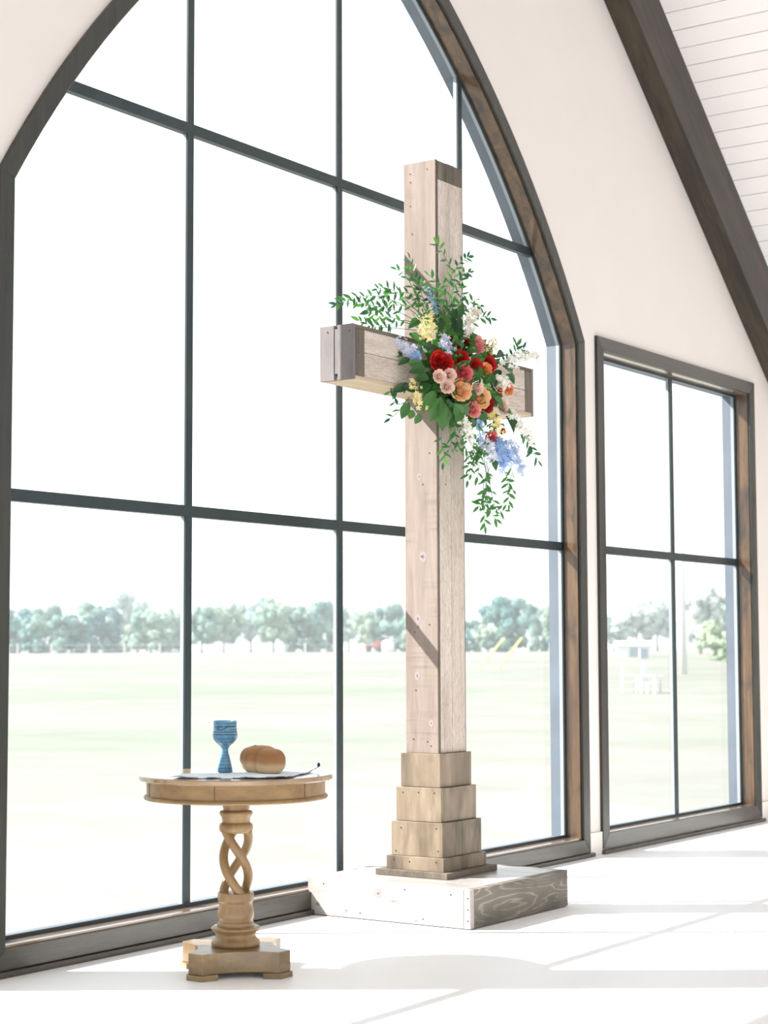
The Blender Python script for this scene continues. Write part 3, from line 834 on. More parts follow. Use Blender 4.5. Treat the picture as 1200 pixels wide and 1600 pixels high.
lobe(0.036, -0.036, 0.060, 0.050, 0.096, 0.25, 'loaf_lobe', 1)
lobe(-0.008, 0.022, 0.074, 0.060, 0.106, 0.35, 'loaf_lobe', 2)
lobe(-0.030, 0.085, 0.066, 0.052, 0.098, 0.35, 'loaf_lobe', 3)
for pts_ in ([(-0.052, -0.002, 0.084), (-0.044, 0.002, 0.094), (-0.034, 0.005, 0.101), (-0.022, 0.008, 0.1055)], [(-0.073, 0.004, 0.062), (-0.069, 0.006, 0.071), (-0.064, 0.008, 0.077)]):
    n_ = len(pts_)
    MB().tube(pts_, [0.0015+0.0028*math.sin(math.pi*(i+0.3)/n_) for i in range(n_)], 8).build('score_slit', M['groove'], br, smooth=True)

# bouquet: local metres from its centre
FLOWERS=[
('red_rose',(-0.283,-0.066,0.024),0.052),
('burgundy_rose',(-0.165,-0.053,0.139),0.028),
('burgundy_rose',(-0.163,-0.076,0.103),0.020),
('burgundy_rose',(-0.080,-0.079,0.142),0.026),
('pink_rose',(0.000,-0.095,0.143),0.040),
('red_rose',(-0.166,-0.099,0.054),0.038),
('coral_rose',(-0.166,-0.120,-0.018),0.040),
('red_rose',(-0.077,-0.126,0.023),0.032),
('red_rose',(0.036,-0.130,0.053),0.044),
('orange_rose',(0.002,-0.136,0.014),0.030),
('blush_rose',(-0.313,-0.073,-0.054),0.029),
('blush_rose',(-0.260,-0.097,-0.043),0.028),
('blush_rose',(-0.276,-0.092,-0.096),0.031),
('peach_rose',(-0.191,-0.117,-0.106),0.048),
('peach_rose',(-0.042,-0.132,-0.127),0.048),
('blush_rose',(-0.071,-0.136,-0.085),0.030),
('pink_rose',(-0.070,-0.113,-0.187),0.036),
('burgundy_rose',(0.017,-0.128,-0.151),0.040),
('cream_rose',(0.124,-0.141,-0.043),0.036),
('red_rose',(0.127,-0.139,-0.077),0.020),
('orange_rose',(0.219,-0.136,-0.053),0.028),
('blush_rose',(0.196,-0.123,-0.146),0.036),
('coral_rose',(0.160,-0.074,-0.304),0.034),
('red_rose',(0.225,-0.094,-0.261),0.022),
]
SPIKES=[
('yellow_stock',[(-0.219,0.057,0.241),(-0.278,0.034,0.138)],0.036,15),
('yellow_stock',[(-0.397,0.022,-0.086),(-0.357,0.013,-0.191)],0.026,14),
('yellow_stock',[(0.091,-0.109,-0.185),(0.201,-0.075,-0.262)],0.028,14),
('yellow_stock',[(0.151,-0.087,0.177),(0.064,-0.110,0.103)],0.026,9),
('white_stock',[(0.079,-0.037,0.314),(0.032,-0.022,0.271),(-0.056,-0.057,0.173)],0.034,18),
('white_stock',[(0.464,-0.157,0.136),(0.360,-0.125,0.119),(0.171,-0.122,0.072)],0.032,20),
('white_stock',[(0.276,-0.101,-0.174),(0.344,-0.120,-0.213),(0.409,-0.140,-0.298)],0.034,18),
('white_stock',[(-0.140,-0.074,-0.229),(-0.055,-0.053,-0.280),(0.023,-0.022,-0.326)],0.030,18),
('white_stock',[(0.101,-0.133,-0.014),(0.190,-0.131,-0.028)],0.028,9),
('pale_delphinium',[(-0.410,0.117,0.112),(-0.361,0.088,0.086),(-0.362,0.048,0.054)],0.034,20),
('blue_delphinium',[(-0.357,0.047,0.061),(-0.363,0.023,0.028)],0.024,9),
('pale_delphinium',[(-0.204,-0.012,0.150),(-0.216,-0.056,0.082)],0.032,15),
('blue_delphinium',[(-0.203,0.052,0.392),(-0.166,0.040,0.272)],0.018,14),
('pale_delphinium',[(-0.241,0.064,0.424),(-0.204,0.052,0.321)],0.016,10),
('blue_delphinium',[(-0.010,-0.091,-0.226),(0.101,-0.044,-0.320)],0.022,16),
('pale_delphinium',[(0.121,-0.050,-0.325),(0.164,-0.063,-0.398)],0.034,20),
('blue_delphinium',[(0.197,-0.074,-0.307),(0.252,-0.091,-0.423)],0.042,30),
('pale_blue_delphinium',[(0.273,-0.098,-0.308),(0.326,-0.114,-0.374),(0.353,-0.123,-0.455)],0.026,24),
]
SPRIGS=[
[(-0.207,0.065,0.229),(-0.368,0.116,0.305),(-0.532,0.167,0.321),(-0.657,0.207,0.287),(-0.735,0.231,0.248)],
[(-0.237,0.075,0.216),(-0.386,0.121,0.266),(-0.514,0.162,0.275),(-0.632,0.199,0.284)],
[(-0.256,0.081,0.201),(-0.405,0.127,0.230),(-0.514,0.162,0.232),(-0.597,0.188,0.289)],
[(-0.237,0.075,0.210),(-0.350,0.110,0.227),(-0.460,0.145,0.190),(-0.568,0.179,0.187)],
[(-0.275,0.087,0.187),(-0.424,0.133,0.182),(-0.533,0.167,0.176),(-0.604,0.190,0.197)],
[(-0.218,0.069,0.243),(-0.349,0.110,0.335),(-0.441,0.139,0.369),(-0.503,0.158,0.355)],
[(-0.199,0.063,0.260),(-0.293,0.092,0.388),(-0.341,0.107,0.450),(-0.393,0.124,0.467)],
[(-0.192,0.060,0.261),(-0.255,0.080,0.393),(-0.292,0.092,0.465),(-0.311,0.098,0.534)],
[(-0.180,0.057,0.278),(-0.255,0.080,0.347),(-0.367,0.116,0.360),(-0.459,0.144,0.327)],
[(-0.207,0.065,0.244),(-0.312,0.098,0.299),(-0.460,0.145,0.281),(-0.550,0.173,0.240)],
[(-0.123,0.039,0.254),(-0.091,0.029,0.414),(-0.059,0.019,0.497),(-0.121,0.038,0.592),(-0.147,0.046,0.626)],
[(-0.123,0.039,0.260),(-0.052,0.016,0.419),(-0.036,0.011,0.516),(0.015,-0.005,0.570),(0.043,-0.014,0.584)],
[(-0.104,0.033,0.256),(-0.025,0.008,0.407),(0.003,-0.001,0.490),(0.054,-0.017,0.512)],
[(-0.123,0.039,0.270),(-0.141,0.044,0.377),(-0.160,0.050,0.437),(-0.206,0.065,0.468)],
[(-0.084,0.027,0.258),(-0.064,0.020,0.355),(-0.037,0.012,0.437),(0.026,-0.008,0.477)],
[(-0.089,0.024,0.242),(0.025,-0.008,0.334),(0.065,-0.020,0.371),(0.093,-0.029,0.381)],
[(-0.071,0.017,0.244),(0.013,-0.004,0.308),(0.072,-0.023,0.340),(0.120,-0.038,0.352)],
[(-0.123,0.039,0.254),(-0.176,0.055,0.341),(-0.236,0.074,0.389),(-0.266,0.084,0.423)],
[(-0.066,-0.016,0.210),(0.092,-0.029,0.279),(0.144,-0.045,0.304),(0.184,-0.058,0.299)],
[(-0.123,0.039,0.254),(-0.218,0.069,0.305),(-0.274,0.086,0.329),(-0.312,0.098,0.336)],
[(-0.123,0.039,0.238),(-0.084,0.026,0.337),(-0.122,0.038,0.395),(-0.106,0.033,0.444)],
[(-0.106,0.031,0.240),(-0.026,0.008,0.328),(-0.006,0.002,0.378),(0.002,-0.001,0.426)],
[(0.153,-0.118,0.057),(0.306,-0.101,0.124),(0.374,-0.117,0.167),(0.402,-0.127,0.160)],
[(0.183,-0.118,0.055),(0.324,-0.102,0.139),(0.345,-0.108,0.170),(0.337,-0.106,0.192)],
[(0.308,-0.097,-0.193),(0.409,-0.129,-0.297),(0.438,-0.138,-0.343),(0.479,-0.151,-0.395)],
[(0.308,-0.097,-0.209),(0.389,-0.122,-0.266),(0.421,-0.133,-0.322)],
[(-0.385,0.052,-0.148),(-0.378,0.111,-0.203),(-0.407,0.128,-0.235),(-0.433,0.136,-0.253)],
[(-0.381,0.055,-0.163),(-0.391,0.113,-0.180),(-0.410,0.129,-0.160),(-0.418,0.131,-0.133)],
[(-0.373,0.077,0.037),(-0.388,0.114,0.033),(-0.410,0.129,-0.008),(-0.417,0.131,-0.024)],
[(-0.393,0.047,-0.104),(-0.412,0.106,-0.105),(-0.432,0.136,-0.123)],
[(-0.215,-0.016,-0.257),(-0.130,0.039,-0.336),(-0.112,0.035,-0.397),(-0.117,0.037,-0.443)],
[(-0.170,-0.024,-0.268),(-0.079,0.016,-0.333),(-0.089,0.028,-0.380)],
[(-0.102,-0.035,-0.277),(0.000,-0.007,-0.327),(0.019,-0.006,-0.372)],
[(-0.146,-0.045,-0.252),(-0.085,-0.014,-0.305),(-0.020,0.006,-0.359)],
[(0.086,-0.027,-0.352),(0.136,-0.043,-0.443),(0.143,-0.045,-0.568),(0.130,-0.041,-0.662),(0.134,-0.042,-0.737)],
[(0.114,-0.036,-0.350),(0.144,-0.045,-0.474),(0.123,-0.039,-0.600),(0.091,-0.029,-0.639)],
[(0.165,-0.052,-0.362),(0.264,-0.083,-0.466),(0.280,-0.088,-0.545),(0.283,-0.089,-0.624)],
[(0.225,-0.071,-0.374),(0.305,-0.096,-0.448),(0.284,-0.089,-0.513),(0.316,-0.099,-0.552)],
[(0.066,-0.021,-0.322),(0.066,-0.021,-0.416),(0.045,-0.014,-0.495)],
[(0.045,-0.016,-0.324),(0.097,-0.031,-0.429),(0.085,-0.027,-0.502)],
[(0.086,-0.027,-0.368),(0.046,-0.014,-0.448),(0.026,-0.008,-0.527)],
[(0.145,-0.045,-0.411),(0.175,-0.055,-0.566),(0.202,-0.064,-0.643),(0.262,-0.082,-0.650)],
[(0.135,-0.042,-0.600),(0.182,-0.057,-0.676),(0.206,-0.065,-0.697)],
[(0.164,-0.052,-0.441),(0.124,-0.039,-0.537),(0.150,-0.047,-0.630),(0.202,-0.064,-0.659)],
[(0.019,-0.006,-0.357),(0.038,-0.012,-0.418),(0.026,-0.008,-0.465)],
]
BROAD=[
((-0.178,0.004,0.180),(-0.205,0.037,0.278),0.030),
((-0.145,-0.011,0.183),(-0.159,0.023,0.290),0.028),
((-0.128,-0.029,0.171),(-0.090,0.001,0.286),0.028),
((-0.107,-0.031,0.180),(-0.044,-0.014,0.273),0.020),
((-0.069,-0.114,0.029),(-0.065,-0.140,-0.041),0.024),
((-0.050,-0.089,0.111),(-0.066,-0.088,0.137),0.020),
((0.175,-0.123,0.053),(0.306,-0.130,0.044),0.028),
((0.198,-0.127,0.015),(0.285,-0.134,-0.023),0.022),
((0.126,-0.116,0.086),(0.235,-0.114,0.139),0.022),
((-0.386,0.052,-0.173),(-0.396,0.096,-0.252),0.024),
((-0.338,0.029,-0.221),(-0.329,0.054,-0.275),0.020),
((-0.363,0.049,-0.207),(-0.364,0.067,-0.251),0.020),
((-0.284,-0.061,-0.146),(-0.293,-0.002,-0.264),0.034),
((-0.280,-0.058,-0.160),(-0.214,-0.016,-0.293),0.036),
((-0.247,-0.074,-0.158),(-0.185,-0.041,-0.280),0.034),
((-0.206,-0.083,-0.169),(-0.139,-0.083,-0.238),0.030),
((-0.319,-0.048,-0.119),(-0.350,0.004,-0.224),0.030),
((-0.345,-0.030,-0.060),(-0.406,0.002,-0.065),0.026),
((-0.347,-0.014,-0.013),(-0.416,0.031,-0.033),0.026),
((-0.353,0.000,0.002),(-0.405,0.045,0.012),0.022),
((-0.346,-0.031,-0.090),(-0.394,-0.008,-0.139),0.028),
((-0.167,-0.094,-0.166),(-0.114,-0.097,-0.222),0.026),
((0.010,-0.130,-0.056),(0.080,-0.142,-0.001),0.020),
((0.076,-0.126,-0.110),(0.171,-0.123,-0.162),0.026),
((0.160,-0.111,-0.162),(0.278,-0.114,-0.181),0.026),
((0.243,-0.098,-0.184),(0.310,-0.124,-0.262),0.028),
((0.279,-0.095,-0.196),(0.318,-0.127,-0.235),0.020),
((-0.093,-0.120,-0.098),(-0.127,-0.123,-0.148),0.020),
((0.069,-0.131,-0.017),(0.059,-0.144,-0.070),0.020),
((-0.258,-0.010,0.106),(-0.336,0.011,0.082),0.024),
((-0.260,0.006,0.122),(-0.291,0.058,0.163),0.026),
((-0.298,0.007,0.086),(-0.329,0.058,0.127),0.024),
((-0.232,-0.065,0.043),(-0.260,-0.047,0.086),0.020),
((-0.321,0.093,0.168),(-0.324,0.036,0.116),0.022),
((-0.264,0.075,0.236),(-0.341,0.079,0.195),0.022),
((-0.334,0.048,0.086),(-0.332,-0.015,0.058),0.022),
((-0.069,-0.124,-0.034),(-0.076,-0.139,-0.067),0.018),
((-0.119,-0.119,-0.070),(-0.184,-0.124,-0.063),0.018),
((-0.402,0.041,-0.091),(-0.446,0.112,-0.126),0.022),
((-0.376,0.004,-0.121),(-0.435,0.062,-0.105),0.022),
((-0.374,0.058,0.035),(-0.426,0.089,0.001),0.016),
((-0.379,0.091,0.053),(-0.445,0.112,0.046),0.014),
((-0.060,-0.081,-0.230),(-0.006,-0.073,-0.277),0.022),
((-0.153,-0.086,-0.194),(-0.168,-0.066,-0.255),0.026),
((0.014,-0.109,-0.178),(0.019,-0.094,-0.244),0.024),
((-0.097,0.018,0.240),(-0.055,-0.010,0.322),0.022),
((-0.131,0.033,0.236),(-0.190,0.032,0.311),0.022),
((-0.035,0.003,0.263),(-0.027,-0.019,0.356),0.018),
((0.176,-0.063,-0.393),(0.178,-0.083,-0.457),0.016),
((0.097,-0.038,-0.352),(0.052,-0.044,-0.425),0.016),
]
# far trees: x, y, ground z, height, width, kind
TREES=[
(155.3,154.9,1.00,6.6,6.2,0),
(167.4,162.6,1.00,6.5,5.8,0),
(155.4,146.3,0.99,5.5,6.1,0),
(174.8,160.7,1.00,7.1,7.1,0),
(177.4,157.9,1.00,8.5,6.3,2),
(177.9,160.4,1.00,6.6,6.0,0),
(163.3,140.8,1.00,5.7,5.7,1),
(184.4,156.2,1.00,6.5,5.2,1),
(148.2,145.0,0.98,4.8,4.4,0),
(171.1,150.0,1.00,5.3,4.9,1),
(156.6,127.1,0.97,5.5,4.6,1),
(176.7,140.5,1.00,6.4,5.8,1),
(185.1,142.8,1.00,7.5,5.6,2),
(177.5,133.1,1.00,7.0,5.9,1),
(183.0,132.5,1.00,7.1,6.5,0),
(200.9,141.9,1.00,7.5,6.2,0),
(186.8,137.4,1.00,6.2,5.0,2),
(205.9,141.8,1.00,6.5,4.5,2),
(182.8,122.5,1.00,5.3,4.0,1),
(197.5,129.4,1.00,6.7,6.5,0),
(185.9,118.1,1.00,5.7,4.8,0),
(182.5,106.7,0.99,4.3,4.6,0),
(177.4,99.5,0.97,7.6,6.7,0),
(200.9,108.8,1.00,6.5,4.4,0),
(191.6,100.8,1.00,5.9,3.9,1),
(171.3,98.1,0.95,3.1,3.6,1),
(191.4,92.8,0.99,4.5,4.9,2),
(201.6,94.8,1.00,6.3,6.0,2),
(211.7,96.9,1.00,7.2,5.8,2),
(154.8,65.1,0.77,6.5,4.5,3),
(160.3,65.1,0.81,6.3,3.9,3),
(118.8,47.7,0.42,3.0,2.7,4),
(114.6,44.7,0.37,2.3,1.9,4),
(165.7,65.2,0.84,5.7,3.8,3),
]
TREE_LABELS = []
_L = 'bushy tree in the dense clump behind the wire fence'
_M = 'sparse tree with a visible trunk in the grove beyond the goblet'
_T = 'dense tree seen between the second mullion and the cross'
_F = 'pale hazy tree far behind the nearer trees'
for i, t_ in enumerate(TREES):
    if i < 10:
        TREE_LABELS.append((_L, 'trees behind the wire fence') if t_[5] != 2 else ('tall hazy tree rising above the fenced clump', None))
    elif i in (12, 16): TREE_LABELS.append((_F+' beyond the goblet', 'hazy trees beyond the goblet'))
    elif i in (14, 15): TREE_LABELS.append(('dense teal tree just left of the second mullion', 'dense trees left of the second mullion'))
    elif i < 17: TREE_LABELS.append((_M, 'grove trees beyond the goblet'))
    elif i < 21: TREE_LABELS.append((_T, 'trees between the second mullion and the cross'))
    elif i == 22: TREE_LABELS.append(('tallest round tree, just right of the cross by the guy wires', None))
    elif i == 25: TREE_LABELS.append(('small low tree at the foot of the tall round tree', None))
    elif i == 21: TREE_LABELS.append(('low rounded tree touching the right edge of the cross', None))
    elif i < 25: TREE_LABELS.append(('tree half hidden by the right jamb of the arched window', 'trees at the right jamb of the arched window'))
    elif i < 29: TREE_LABELS.append(('pale hazy tree behind the low white shed', 'hazy trees behind the low white shed'))
    elif t_[5] == 4: TREE_LABELS.append(('bright green shrub right of the utility pole', 'shrubs by the utility pole'))
    else: TREE_LABELS.append(('grey green tree right of the utility pole', 'trees right of the utility pole'))

# trees of one clump are told apart by their order from the left, as seen from the room
_ORD = ['first', 'second', 'third', 'fourth', 'fifth', 'sixth', 'seventh', 'eighth', 'ninth']
_by = {}
for i, (lab_, grp_) in enumerate(TREE_LABELS):
    if grp_: _by.setdefault(grp_, []).append(i)
for grp_, ids_ in _by.items():
    ids_.sort(key=lambda i: -math.atan2(TREES[i][1]+5.17, TREES[i][0]))
    for n_, i in enumerate(ids_):
        TREE_LABELS[i] = ('%s, %s from the left' % (TREE_LABELS[i][0], _ORD[n_]), grp_)

# ------------------------------------------------------------------ flower arrangement hung at the crossing
BO = Vector((7.33, -0.62, 2.58))
fa_ = empty('flower_arrangement', BO, 0, 'large spray of roses, stock and delphinium with trailing greenery fixed to the cross', 'flowers')
OUT = Vector((-0.62, -0.78, 0.08)).normalized()

def frame_z(d, up=Vector((0, 0, 1))):
    d = d.normalized()
    x = up.cross(d)
    if x.length < 1e-3: x = Vector((1, 0, 0))
    x.normalize(); y = d.cross(x)
    return Matrix((x, y, d)).transposed().to_4x4()

# unit petal: a cupped scale that wraps the bud, its root at the origin, standing along +z, bulging along +y
def petal_mesh(name, mat, rad, half, hgt, curl):
    vs_, fs_ = [], []
    NI, NJ = 6, 6
    for i in range(NI+1):
        f_ = i/NI
        w_ = half*(0.45+0.55*min(1.0, f_*1.6))*math.sqrt(max(0.02, 1-(max(0.0, f_-0.62)/0.42)**2.2))
        r_ = rad*(0.35+0.65*math.sin(min(1.0, f_*1.35)*math.pi/2))+curl*max(0.0, f_-0.55)**1.6*2.2
        z = hgt*f_-curl*0.9*max(0.0, f_-0.7)**2*2
        for j in range(NJ+1):
            g = -1+2*j/NJ
            a_ = g*w_
            rr = r_*(1+0.05*g*g*f_)
            vs_.append((rr*math.sin(a_), rr*math.cos(a_), z-0.05*g*g*f_))
    for i in range(NI):
        for j in range(NJ):
            q = i*(NJ+1)+j
            fs_.append((q, q+1, q+NJ+2, q+NJ+1))
    return MB().add(vs_, fs_).mesh(name, mat, True)
def bud_mesh(name, mat):
    mb = MB()
    rnd = random.Random(5)
    # tight overlapping inner petals round a closed heart
    for ring_, (cnt, rad, half, hgt, curl) in enumerate(((3, 0.13, 1.25, 0.80, 0.02), (4, 0.23, 1.0, 0.82, 0.05), (5, 0.35, 0.85, 0.80, 0.09))):
        src = petal_mesh('inner', mat, rad, half, hgt, curl)
        for k in range(cnt):
            rot = Matrix.Rotation(2*math.pi*k/cnt+ring_*0.7+rnd.uniform(-.15, .15), 4, 'Z') @ Matrix.Rotation(rnd.uniform(-.06, .06), 4, 'X')
            mb.add([rot @ v_.co for v_ in src.vertices], [tuple(p_.vertices) for p_ in src.polygons])
        bpy.data.meshes.remove(src)
    mb.lathe([(0.05, 0.0), (0.26, 0.08), (0.30, 0.25), (0.20, 0.45), (0.04, 0.62)], 12)
    return mb.mesh(name, mat, True)
PM, BM = {}, {}
for k in PET:
    if k.endswith('rose'):
        PM[k] = [petal_mesh('petal', PET[k], 0.52, 0.74, 0.74, 0.20), petal_mesh('petal', PET[k], 0.70, 0.66, 0.62, 0.34)]
        BM[k] = bud_mesh(k, PET[k])
CAL = MB().lathe([(0.04, -0.5), (0.05, -0.1), (0.25, 0.0), (0.30, 0.12)], 8).mesh('calyx', M['stem'], True)
for kind, pos, r in FLOWERS:
    r *= 1.13
    p = Vector(pos)
    d = (OUT*0.75+Vector((p.x*0.9, -0.25, p.z*1.3+0.06))+Vector((random.uniform(-.2, .2), random.uniform(-.1, .1), random.uniform(-.2, .2)))).normalized()
    mw = Matrix.Translation(p-d*r*0.75) @ frame_z(d) @ Matrix.Rotation(random.uniform(0, 6.28), 4, 'Z') @ Matrix.Scale(r*1.12, 4)
    b_ = link_copy(BM[kind], kind, fa_, mw)
    big = r >= 0.03
    np_ = 5 if big else 4
    for k in range(np_):
        a_ = 2*math.pi*k/np_
        link_copy(PM[kind][0], 'petal', b_, Matrix.Rotation(a_, 4, 'Z') @ Matrix.Rotation(random.uniform(-.10, .05), 4, 'X'))
    if big:
        for k in range(6):
            a_ = 2*math.pi*(k+0.5)/6
            link_copy(PM[kind][1], 'petal', b_, Matrix.Rotation(a_, 4, 'Z') @ Matrix.Rotation(random.uniform(-.18, .04), 4, 'X'))
    link_copy(CAL, 'calyx', b_)

# flower spikes: many small florets round a stem
def floret(mb, c, d, s):
    fm = frame_z(d) @ Matrix.Rotation(random.uniform(0, 6), 4, 'Z')
    np_ = 5
    for k in range(np_):
        a_ = 2*math.pi*k/np_; pa = a_-0.5; pb = a_+0.5
        up_ = random.uniform(0.05, 0.45)
        q = [Vector((0, 0, 0)), Vector((0.62*math.cos(pa), 0.62*math.sin(pa), up_*0.7)), Vector((1.0*math.cos(a_-0.2), 1.0*math.sin(a_-0.2), up_)), Vector((1.0*math.cos(a_+0.2), 1.0*math.sin(a_+0.2), up_)), Vector((0.62*math.cos(pb), 0.62*math.sin(pb), up_*0.7))]
        mb.add([c+(fm @ (x*s)) for x in q], [(0, 1, 2), (0, 2, 3), (0, 3, 4)])
def polylerp(pts, f_):
    n_ = len(pts)-1
    x = min(n_-1e-6, f_*n_); i = int(x)
    return pts[i].lerp(pts[i+1], x-i)
for kind, pl_, r, cnt in SPIKES:
    pts = [Vector(q) for q in pl_]
    mb = MB()
    cnt = int(cnt*3.2); r *= 1.18
    for i in range(cnt):
        f_ = (i+0.5)/cnt
        c = polylerp(pts, f_)
        fall = 1.0 if kind == 'yellow_stock' else 1.0-0.55*abs(f_-0.6)
        off = Vector((random.gauss(0, 1), random.gauss(0, 1), random.gauss(0, 1))).normalized()
        off = (off+OUT*0.7).normalized()
        floret(mb, c+off*r*random.uniform(0.25, 1.25)*fall, (off+OUT*0.5).normalized(), r*random.uniform(0.26, 0.46))
    sp = mb.build(kind, PET[kind], fa_)
    MB().tube([polylerp(pts, i/6) for i in range(7)], 0.0025, 5).build('stem', M['stem'], sp)

# small leaves of the trailing sprigs
def leaf_mesh(name, mat, fold=0.18, droop=0.12, wid=0.5, n_=6):
    vs_, fs_ = [], []
    for i in range(n_+1):
        f_ = i/n_
        w_ = wid*(math.sin(math.pi*f_**0.85)**0.9)*0.5 if 0 < i < n_ else 0.004
        z = -droop*f_*f_
        vs_ += [(-w_, f_, z+fold*w_), (0, f_, z), (w_, f_, z+fold*w_)]
    for i in range(n_):
        q = i*3
        fs_ += [(q, q+1, q+4, q+3), (q+1, q+2, q+5, q+4)]
    return MB().add(vs_, fs_).mesh(name, mat, True)
RL = [leaf_mesh('leaf', M['ruscus'], 0.3, dr, w_) for dr, w_ in ((0.05, 0.30), (0.20, 0.33), (-0.10, 0.26), (0.12, 0.38))]
BL = [leaf_mesh('broad_leaf', M['broad'], 0.35, dr, 1.0, 8) for dr in (0.10, 0.22, -0.06)]
def leaf_matrix(p, d, nrm, L, W=None):
    d = d.normalized()
    x = d.cross(nrm).normalized(); z = x.cross(d)
    return Matrix.Translation(p) @ Matrix((x, d, z)).transposed().to_4x4() @ Matrix.Diagonal((W or L, L, L, 1))
leaf_left = 296
extra = MB()
def catmull(pts, n_):
    P_ = [pts[0]]+pts+[pts[-1]]
    out_ = []
    for i in range(n_):
        x = i/(n_-1)*(len(pts)-1); k = min(int(x), len(pts)-2); t_ = x-k
        a_, b_, c_, d_ = P_[k], P_[k+1], P_[k+2], P_[k+3]
        out_.append(0.5*((2*b_)+(c_-a_)*t_+(2*a_-5*b_+4*c_-d_)*t_*t_+(3*b_-a_-3*c_+d_)*t_**3))
    return out_
for si, pl_ in enumerate(SPRIGS):
    pts = catmull([Vector(q) for q in pl_], 16)
    length = sum((pts[i+1]-pts[i]).length for i in range(15))
    sg = MB().tube(pts, [0.0022-0.0012*i/15 for i in range(16)], 5).build('ruscus_sprig', M['stem'], fa_)
    nl = max(5, int(length/0.030))
    start = 0.30 if length > 0.3 else 0.12
    for i in range(nl):
        f_ = start+(1-start)*(i+0.3)/nl
        x = f_*15; k = min(int(x), 14)
        p = pts[k].lerp(pts[k+1], x-k); t_ = (pts[k+1]-pts[k]).normalized()
        nrm = (OUT+Vector((random.uniform(-.7, .7), random.uniform(-.6, .6), random.uniform(-.6, .6)))).normalized()
        sd_ = t_.cross(OUT).normalized()*(1 if i % 2 else -1)
        d = (t_*random.uniform(0.35, 0.9)+sd_*random.uniform(0.55, 1.0)+Vector((random.uniform(-.25, .25),)*3)).normalized()
        if i == nl-1: d = t_
        L = random.uniform(0.034, 0.052)
        mw = leaf_matrix(p, d, nrm, L)
        if leaf_left > 0:
            leaf_left -= 1
            link_copy(random.choice(RL), 'leaf', sg, mw)
        else:
            src = random.choice(RL)
            extra.add([mw @ v_.co for v_ in src.vertices], [tuple(q.vertices) for q in src.polygons])
# broad leaves
for a_, b_, wd in BROAD:
    a_, b_ = Vector(a_), Vector(b_)
    d = b_-a_
    L = max(d.length, wd*2.1)
    nrm = (OUT+Vector((random.uniform(-.4, .4), random.uniform(-.3, .3), random.uniform(-.1, .6)))).normalized()
    link_copy(random.choice(BL), 'broad_leaf', fa_, leaf_matrix(a_, d, nrm, L, wd*2))
# dense greenery behind the blooms, on its foam cage
core = MB()
for i in range(420):
    u_ = Vector((random.gauss(0, 1), random.gauss(0, 1), random.gauss(0, 1))).normalized()
    c = Vector((-0.03+u_.x*0.24, 0.02+u_.y*0.09, -0.02+u_.z*0.19))*1.0
    c += Vector((0.02, -0.02, 0))
    src = random.choice(BL)
    d = (u_+Vector((random.uniform(-.6, .6), random.uniform(-.6, .6), random.uniform(-.8, .4)))).normalized()
    mw = leaf_matrix(c, d, (OUT+u_*0.6).normalized(), random.uniform(0.05, 0.075), random.uniform(0.03, 0.045))
    core.add([mw @ v_.co for v_ in src.vertices], [tuple(q.vertices) for q in src.polygons])
for i in range(220):     # finer sprays above and below
    up_ = i % 2
    c = Vector((random.uniform(-0.34, 0.02), random.uniform(-0.02, 0.06), random.uniform(0.17, 0.40))) if up_ else Vector((random.uniform(-0.15, 0.28), random.uniform(-0.1, 0.0), random.uniform(-0.40, -0.16)))
    src = random.choice(RL)
    d = Vector((random.uniform(-1, 1), random.uniform(-.5, .3), random.uniform(-.4, 1) if up_ else random.uniform(-1, .3))).normalized()
    mw = leaf_matrix(c, d, (OUT+Vector((random.uniform(-.8, .8), 0, random.uniform(-.8, .8)))).normalized(), random.uniform(0.025, 0.042))
    extra.add([mw @ v_.co for v_ in src.vertices], [tuple(q.vertices) for q in src.polygons])
tag(core.build('dense_foliage', M['broad'], fa_, smooth=True), kind='stuff')
tag(extra.build('small_leaves', M['ruscus'], fa_, smooth=True), kind='stuff')
MB().box(-0.14, 0.16, 0.03, 0.0985, -0.09, 0.09).build('foam_cage', M['stem'], fa_, bevel=0.02)

# ------------------------------------------------------------------ outside: trees, fence, pole, sheds
def crown_mesh(seed, mat, w_, h_, base, n_blob, n_leaf, lsz):
    rnd = random.Random(seed)
    blobs = []
    for i in range(n_blob):
        a_ = rnd.uniform(0, 6.283); f_ = rnd.random()
        zz = base+(h_-base)*(0.06+0.80*rnd.random())
        lim = math.sqrt(max(0.30, 1-((zz-base)/(h_-base)*1.7-0.75)**2))
        rr = (w_/2)*0.80*math.sqrt(f_)*lim
        blobs.append((Vector((rr*math.cos(a_), rr*math.sin(a_), zz)), (w_*0.115)*rnd.uniform(0.7, 1.3)))
    blobs.append((Vector((0, 0, base+(h_-base)*0.5)), w_*0.24))
    mb = MB()
    bm_ = bmesh.new(); bmesh.ops.create_icosphere(bm_, subdivisions=2, radius=1.0)
    sv = [v_.co.copy() for v_ in bm_.verts]; sf = [tuple(v_.index for v_ in f_.verts) for f_ in bm_.faces]; bm_.free()
    for c, r in blobs:
        mb.add([c+Vector((v_.x, v_.y, v_.z*0.85))*r*rnd.uniform(0.72, 0.98) for v_ in sv], sf)
    for i in range(n_leaf):
        c, r = rnd.choice(blobs)
        u_ = Vector((rnd.gauss(0, 1), rnd.gauss(0, 1), rnd.gauss(0, 1))).normalized()
        p = c+Vector((u_.x, u_.y, u_.z*0.85))*r*rnd.uniform(0.85, 1.25)
        a_ = Vector((rnd.gauss(0, 1), rnd.gauss(0, 1), rnd.gauss(0, 1))).normalized()*lsz
        b_ = u_.cross(a_).normalized()*lsz*0.7
        mb.add([p-a_, p+b_, p+a_, p-b_], [(0, 1, 2, 3)])
    return mb.mesh('crown', mat)
CR = {}
